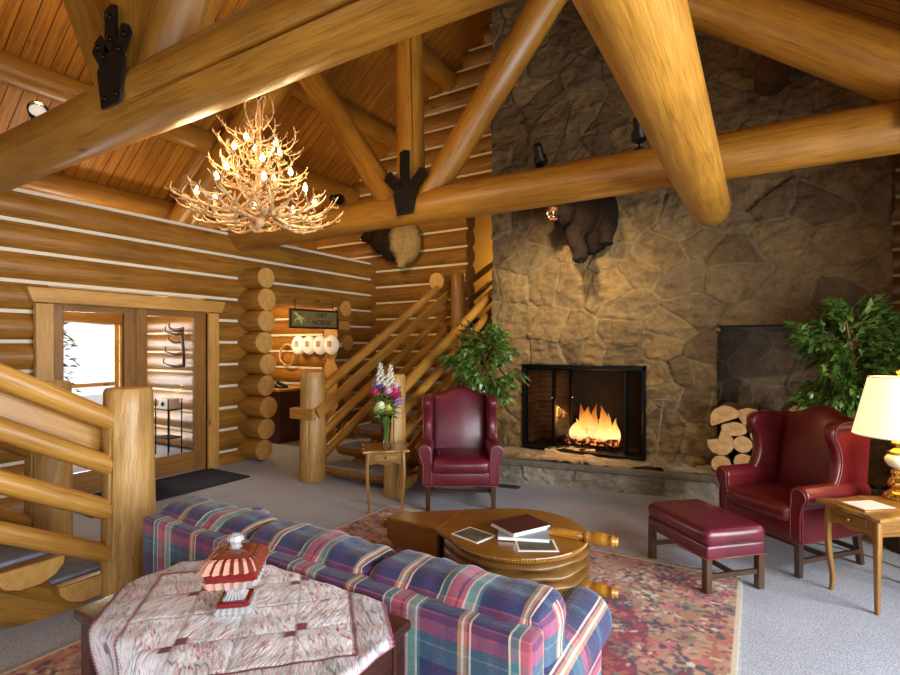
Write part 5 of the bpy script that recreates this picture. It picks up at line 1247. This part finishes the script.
b = body(mb, 'body', M['dark_fur'], t)
mb = MB(); ell(mb, (-.145, -.60, .090), (.072, .095, .048)); ell(mb, (-.14, -.585, .0), (.052, .085, .026), RX(rad(16))); o = mb.build('muzzle', M['muzzle_tan'], t)
mb = MB(); ell(mb, (-.155, -.695, .10), (.026, .018, .02)); mb.build('nose', M['nose_black'], o)
mb = MB(); ell(mb, (-.145, -.60, .040), (.044, .075, .022)); mb.build('mouth', M['nose_black'], o)
mb = MB()
for s in (-1, 1):
    lathe(mb, [(.010, 0), (.006, -.02), (.0001, -.038)], 8, M=T(-.15 + s * .034, -.665, .065)); lathe(mb, [(.009, 0), (.005, .016), (.0001, .03)], 8, M=T(-.148 + s * .028, -.645, .008))
mb.build('teeth', M['tooth'], o)
mb = MB(); ell(mb, (-.145, -.63, .022), (.028, .06, .010)); mb.build('tongue', M['tongue'], o)
mb = MB()
for s in (-1, 1): ell(mb, (-.115 + s * .062, -.535, .148), (.013, .012, .013))
mb.build('eyes', M['eye'], t)
mb = MB()
for k in range(5): tube(mb, [(.06 + k * .025, -.49, -.45), (.06 + k * .025, -.53, -.47), (.06 + k * .025, -.54, -.50)], [.008, .006, .002], 6)
mb.build('claws', M['nose_black'], t)
t = thing('mounted_wolverine', 'furry animal half mount, dark head turned left and tan rear, on the log wall', 'mounted animal', (-5.36, 7.36, 3.36), rad(-8))
mb = MB(); ell(mb, (.16, -.12, .02), (.30, .20, .37)); ell(mb, (.0, -.26, .02), (.30, .26, .33)); ell(mb, (-.20, -.36, .08), (.24, .20, .24)); ell(mb, (-.40, -.42, .15), (.15, .14, .14)); ell(mb, (-.53, -.44, .14), (.10, .075, .075))
tube(mb, spline([(.10, -.2, -.2), (.16, -.26, -.36), (.18, -.28, -.44)], 4), [.10] * 5 + [.07] * 4, 12)
for s in (-1, 1): ell(mb, (-.36, -.42 + s * .10, .27), (.04, .03, .045))
b = body(mb, 'body', M['two_tone_fur'], t, .016)
mb = MB(); ell(mb, (-.60, -.445, .155), (.065, .05, .035)); ell(mb, (-.585, -.445, .095), (.055, .04, .02)); o = mb.build('muzzle', M['nose_black'], t)
mb = MB()
for s in (-1, 1): lathe(mb, [(.008, 0), (.005, -.018), (.0001, -.03)], 8, M=T(-.635, -.445 + s * .028, .135)); lathe(mb, [(.008, 0), (.005, .014), (.0001, .025)], 8, M=T(-.62, -.445 + s * .024, .105))
mb.build('teeth', M['tooth'], o)
mb = MB()
for s in (-1, 1): ell(mb, (-.505, -.445 + s * .065, .20), (.012, .012, .012))
mb.build('eyes', M['eye'], t)

# ------------------------------------------------------------------ side hall: sign, lights, desk
t = thing('hanging_sign', 'framed shop sign reading GIFT HORSE hanging under the log lintel', 'sign', (-5.98, 5.80, 2.005), rad(82))
mb = MB(); box(mb, (0, 0, 0), (.86, .03, .26)); mb.build('board', M['sign_board'], t)
mb = MB()
for z in (-.135, .135): box(mb, (0, -.006, z), (.91, .045, .03))
for x in (-.44, .44): box(mb, (x, -.006, 0), (.03, .045, .27))
mb.build('frame', M['sign_frame'], t, bevel=(.004, 1))
mb = MB(); box(mb, (-.29, -.0165, 0), (.23, .003, .225)); pn = mb.build('picture_panel', M['sign_panel'], t)
mb = MB()  # a plain rearing horse on the panel
for o in ([(-.035, -.02), (.02, -.035), (.05, .0), (.03, .035), (-.01, .045), (-.04, .03)], [(-.045, .02), (-.02, .04), (-.04, .085), (-.075, .09), (-.10, .065), (-.095, .055), (-.07, .06)], [(.0, -.03), (.045, -.02), (.055, -.06), (.035, -.10), (.025, -.10), (.03, -.065)], [(-.05, .0), (-.03, -.015), (-.07, -.03), (-.075, -.06), (-.088, -.055), (-.085, -.02)], [(.045, .0), (.05, .02), (.09, -.01), (.095, -.05), (.08, -.02)]):
    if sum(o[i][0] * o[(i + 1) % len(o)][1] - o[(i + 1) % len(o)][0] * o[i][1] for i in range(len(o))) < 0: o = o[::-1]
    slab(mb, o, .003, 0, T(-.285, -.0195, .005))
mb.build('horse_figure', M['sign_gold'], pn)
def text(name, s, size, loc, parent, mat):
    cu = bpy.data.curves.new(name, 'FONT'); cu.body = s; cu.size = size; cu.extrude = .0015; cu.align_x = 'CENTER'; cu.align_y = 'CENTER'
    o = bpy.data.objects.new(name + '_tmp', cu); C.objects.link(o); dg = bpy.context.evaluated_depsgraph_get(); me = bpy.data.meshes.new_from_object(o.evaluated_get(dg)); bpy.data.objects.remove(o)
    me.materials.clear(); me.materials.append(M[mat]); ob = bpy.data.objects.new(name, me); C.objects.link(ob); ob.parent = parent; ob.location = loc; ob.rotation_euler = (PI / 2, 0, 0); return ob
text('upper_lettering', 'GIFT', .105, (.13, -.018, .055), t, 'sign_letter'); text('lower_lettering', 'HORSE', .115, (.13, -.018, -.055), t, 'sign_letter')
mb = MB()
for x in (-.35, .35): tube(mb, [(x, 0, .14), (x, 0, .30)], .006, 6)
mb.build('hanging_chains', M['black_iron'], t)
t = thing('wall_light', 'row of four glowing pale disc shades on the hall wall below the sign', 'wall light', (-6.50, 6.32, 1.60))
mb = MB(); box(mb, (0, .08, 0), (1.1, .04, .08)); mb.build('back_bar', M['trim_pine'], t)
for k in range(4):
    mb = MB(); lathe(mb, [(.0001, .07), (.06, .065), (.13, .05), (.16, .02), (.165, 0), (.16, 0), (.0001, .02)], 24, M=T(-.39 + k * .26, .0, 0) @ RX(PI / 2)); d = mb.build('disc_shade', M['shade_glow'], t)
    mb = MB()
    for x in (-.04, -.01, .02): box(mb, (-.39 + k * .26 + x + .02, -.072, .02), (.012, .012, .10))
    mb.build('slats', M['trim_pine'], d)
t = thing('wreath', 'pale twig ring hanging on the hall log wall', 'wreath', (-7.28, 6.40, 1.42))
mb = MB()
for k in range(5): tube(mb, [((.19 + .012 * math.sin(3 * a + k)) * math.cos(a), .012 * math.sin(5 * a + 2 * k), (.19 + .012 * math.cos(2 * a + k)) * math.sin(a)) for a in np.linspace(0, 2 * PI, 33)], .010, 6, False)
mb.build('ring', M['antler'], t)
t = thing('reception_desk', 'dark wooden desk standing in the side hall', 'desk', (-6.95, 5.92, 0))
mb = MB(); box(mb, (0, 0, .42), (.70, .55, .84), along=2); mb.build('cabinet', M['desk_wood'], t, bevel=(.006, 1)); mb = MB(); box(mb, (0, 0, .865), (.80, .64, .04)); mb.build('desk_top', M['trim_pine'], t, bevel=(.006, 1))
mb = MB()
for z in (.25, .6): box(mb, (.352, 0, z), (.008, .46, .28), along=1)
mb.build('drawer', M['desk_wood'], t)
t = thing('telephone', 'small dark telephone on the hall desk', 'telephone', (-6.8, 5.84, .886))
mb = MB(); slab(mb, [(-.1, 0), (.1, 0), (.1, .03), (-.04, .075), (-.1, .075)], .16, 0); mb.build('base', M['black_plastic'], t, bevel=(.006, 1)); mb = MB(); tube(mb, [(-.09, 0, .085), (-.07, 0, .1), (.0, 0, .085), (.07, 0, .07), (.09, 0, .045)], [.024, .018, .015, .018, .024], 8); mb.build('handset', M['black_plastic'], t)
# vestibule
t = thing('antler_rack', 'coat rack of dark antlers seen through the right glass door', 'coat rack', (-7.40, 4.47, 1.50), rad(0))
mb = MB(); tube(mb, spline([(.10, 0, -.22), (.16, -.04, 0), (.10, -.03, .22), (0, 0, .34)], 6), .022, 8)
for z, l in ((.28, .30), (.16, .22), (-.02, .30), (-.2, .34), (.34, .2)): tube(mb, spline([(.10, 0, z), (.0, -.08, z - .02), (.10 - l, -.10, z + .02), (.08 - l, -.09, z + .10)], 5), [.03 - .0014 * i for i in range(16)], 7)
mb.build('antlers', M['dark_leg'], t)
t = thing('plant_stand', 'thin legged metal stand in the vestibule holding a white box', 'stand', (-7.40, 4.30, 0))
mb = MB()
for x in (-.16, .16):
    for y in (-.1, .1): tube(mb, [(x, y, 0), (x, y, .82)], .010, 6)
for z in (.25, .66): box(mb, (0, 0, z), (.34, .22, .015))
mb.build('frame', M['black_iron'], t)
t = thing('white_box', 'small white box with a dark knob on the vestibule stand', 'box', (-7.40, 4.30, .668))
mb = MB(); box(mb, (0, 0, .075), (.26, .18, .15)); mb.build('case', M['white_box'], t, bevel=(.006, 1)); mb = MB(); lathe(mb, [(.0001, .02), (.03, .016), (.034, 0)], 14, M=T(0, -.09, .075) @ RX(PI / 2)); mb.build('knob', M['black_metal'], t)
t = thing('potted_plant', 'dark leafy plant beyond the left glass door', 'plant', (-6.9, 2.62, 0), 0)
mb = MB(); lathe(mb, [(.0001, 0), (.14, 0), (.17, .3), (.15, .3), (.0001, .27)], 16); mb.build('pot', M['pot_clay'], t)
mb = MB(); tube(mb, [(0, 0, .25), (.02, .01, 1.0), (0, 0, 1.8)], .014, 6)
for k in range(420):
    z = fl.uniform(.6, 1.9); a = fl.uniform(0, 6.28); r_ = .26 * math.sqrt(max(.05, 1 - ((z - 1.2) / .8) ** 2)) * fl.uniform(.3, 1)
    leaf(mb, Vector((r_ * math.cos(a), r_ * math.sin(a), z)), Vector((math.cos(a), math.sin(a), fl.uniform(-.6, .4))), .09, .016)
mb.build('foliage', M['ficus_leaf'], t)

# ------------------------------------------------------------------ light
def area(name, loc, rot, sx, sy, power, col):
    l = bpy.data.lights.new(name, 'AREA'); l.shape = 'RECTANGLE'; l.size = sx; l.size_y = sy; l.energy = power; l.color = col
    o = bpy.data.objects.new(name, l); C.objects.link(o); o.location = loc; o.rotation_euler = rot; return o
def point(name, loc, power, col, r=.05):
    l = bpy.data.lights.new(name, 'POINT'); l.energy = power; l.color = col; l.shadow_soft_size = r
    o = bpy.data.objects.new(name, l); C.objects.link(o); o.location = loc; return o
def spotlamp(name, loc, target, power, col, ang, blend=.8, r=.04):
    l = bpy.data.lights.new(name, 'SPOT'); l.energy = power; l.color = col; l.spot_size = rad(ang); l.spot_blend = blend; l.shadow_soft_size = r
    o = bpy.data.objects.new(name, l); C.objects.link(o); o.location = loc
    o.rotation_euler = (Vector(target) - Vector(loc)).to_track_quat('-Z', 'Y').to_euler(); return o
DAY = (.86, .93, 1.0); WARM = (1.0, .70, .36)
for i, o in enumerate(RW):
    area('daylight_side', (2.62, (o[0] + o[1]) / 2, 1.45), (0, rad(90), 0), 2.2, o[1] - o[0] - .1, (190, 215, 210)[i], DAY)
for i, o in enumerate(FW):
    area('daylight_front', ((o[0] + o[1]) / 2, -3.45, (o[2] + o[3]) / 2), (rad(90), 0, 0), o[1] - o[0] - .1, o[3] - o[2], 15, (.95, .96, 1.0))
area('daylight_entrance', (-9.3, 3.7, 1.3), (0, rad(-90), 0), 2.0, .9, 70, (1, .97, .92))
for k, p in enumerate(((-.45, -.15, 2.80), (.45, .15, 2.80), (.05, -.4, 2.95), (-.1, .35, 2.95), (0, .15, 3.22))):
    point('chandelier_glow', (CX + p[0], CY + p[1], p[2]), 12, WARM, .06)
spotlamp('spot_up', (-4.6, 1.68, 3.42), (-5.0, 2.5, 6.2), 90, WARM, 110)
spotlamp('spot_stone', (-1.76, 4.66, 3.30), (-2.1, 6.2, 1.9), 240, (1, .76, .42), 88, 1.0)
spotlamp('spot_stone', (-.87, 4.66, 3.34), (-1.3, 6.2, 1.8), 90, (1, .76, .42), 88, 1.0)
point('fire_glow', (-1.78, 6.36, .66), 28, (1, .45, .12), .12)
point('lamp_glow', (lx, ly, lz + .57), 14, (1, .80, .48), .04)
point('hall_glow', (-7.2, 5.5, 2.0), 70, (1, .72, .38), .2)
point('loft_glow', (-4.2, 8.9, 3.3), 45, (1, .74, .36), .25)
spotlamp('added_spot_gable', (-4.3, 4.85, 3.45), (-4.8, 7.4, 3.7), 100, WARM, 120, 1.0)  # added lamp that brightens the log gable wall
point('vestibule_glow', (-7.4, 3.4, 2.3), 60, (1, .78, .5), .2)
w = bpy.data.worlds.new('sky'); bpy.context.scene.world = w; w.use_nodes = True
bg = w.node_tree.nodes['Background']; bg.inputs[0].default_value = (.92, .96, 1, 1); bg.inputs[1].default_value = 1.3
cam = bpy.data.cameras.new('camera'); co = bpy.data.objects.new('camera', cam); C.objects.link(co)
co.location = (0, 0, 1.6); co.rotation_euler = (rad(90), 0, rad(31)); cam.sensor_width = 36; cam.lens = 36 * 511 / 900; cam.shift_y = 7.5 / 900; cam.clip_start = .02
sc = bpy.context.scene; sc.camera = co
sc.view_settings.view_transform = 'Standard'; sc.view_settings.look = 'None'; sc.view_settings.gamma = 1.0; sc.view_settings.exposure = 0.0
sc.cycles.use_denoising = True; sc.cycles.max_bounces = 8; sc.cycles.diffuse_bounces = 4; sc.cycles.glossy_bounces = 3; sc.cycles.transmission_bounces = 6; sc.cycles.transparent_max_bounces = 12
sc.cycles.sample_clamp_indirect = 6; sc.cycles.caustics_reflective = False; sc.cycles.caustics_refractive = False
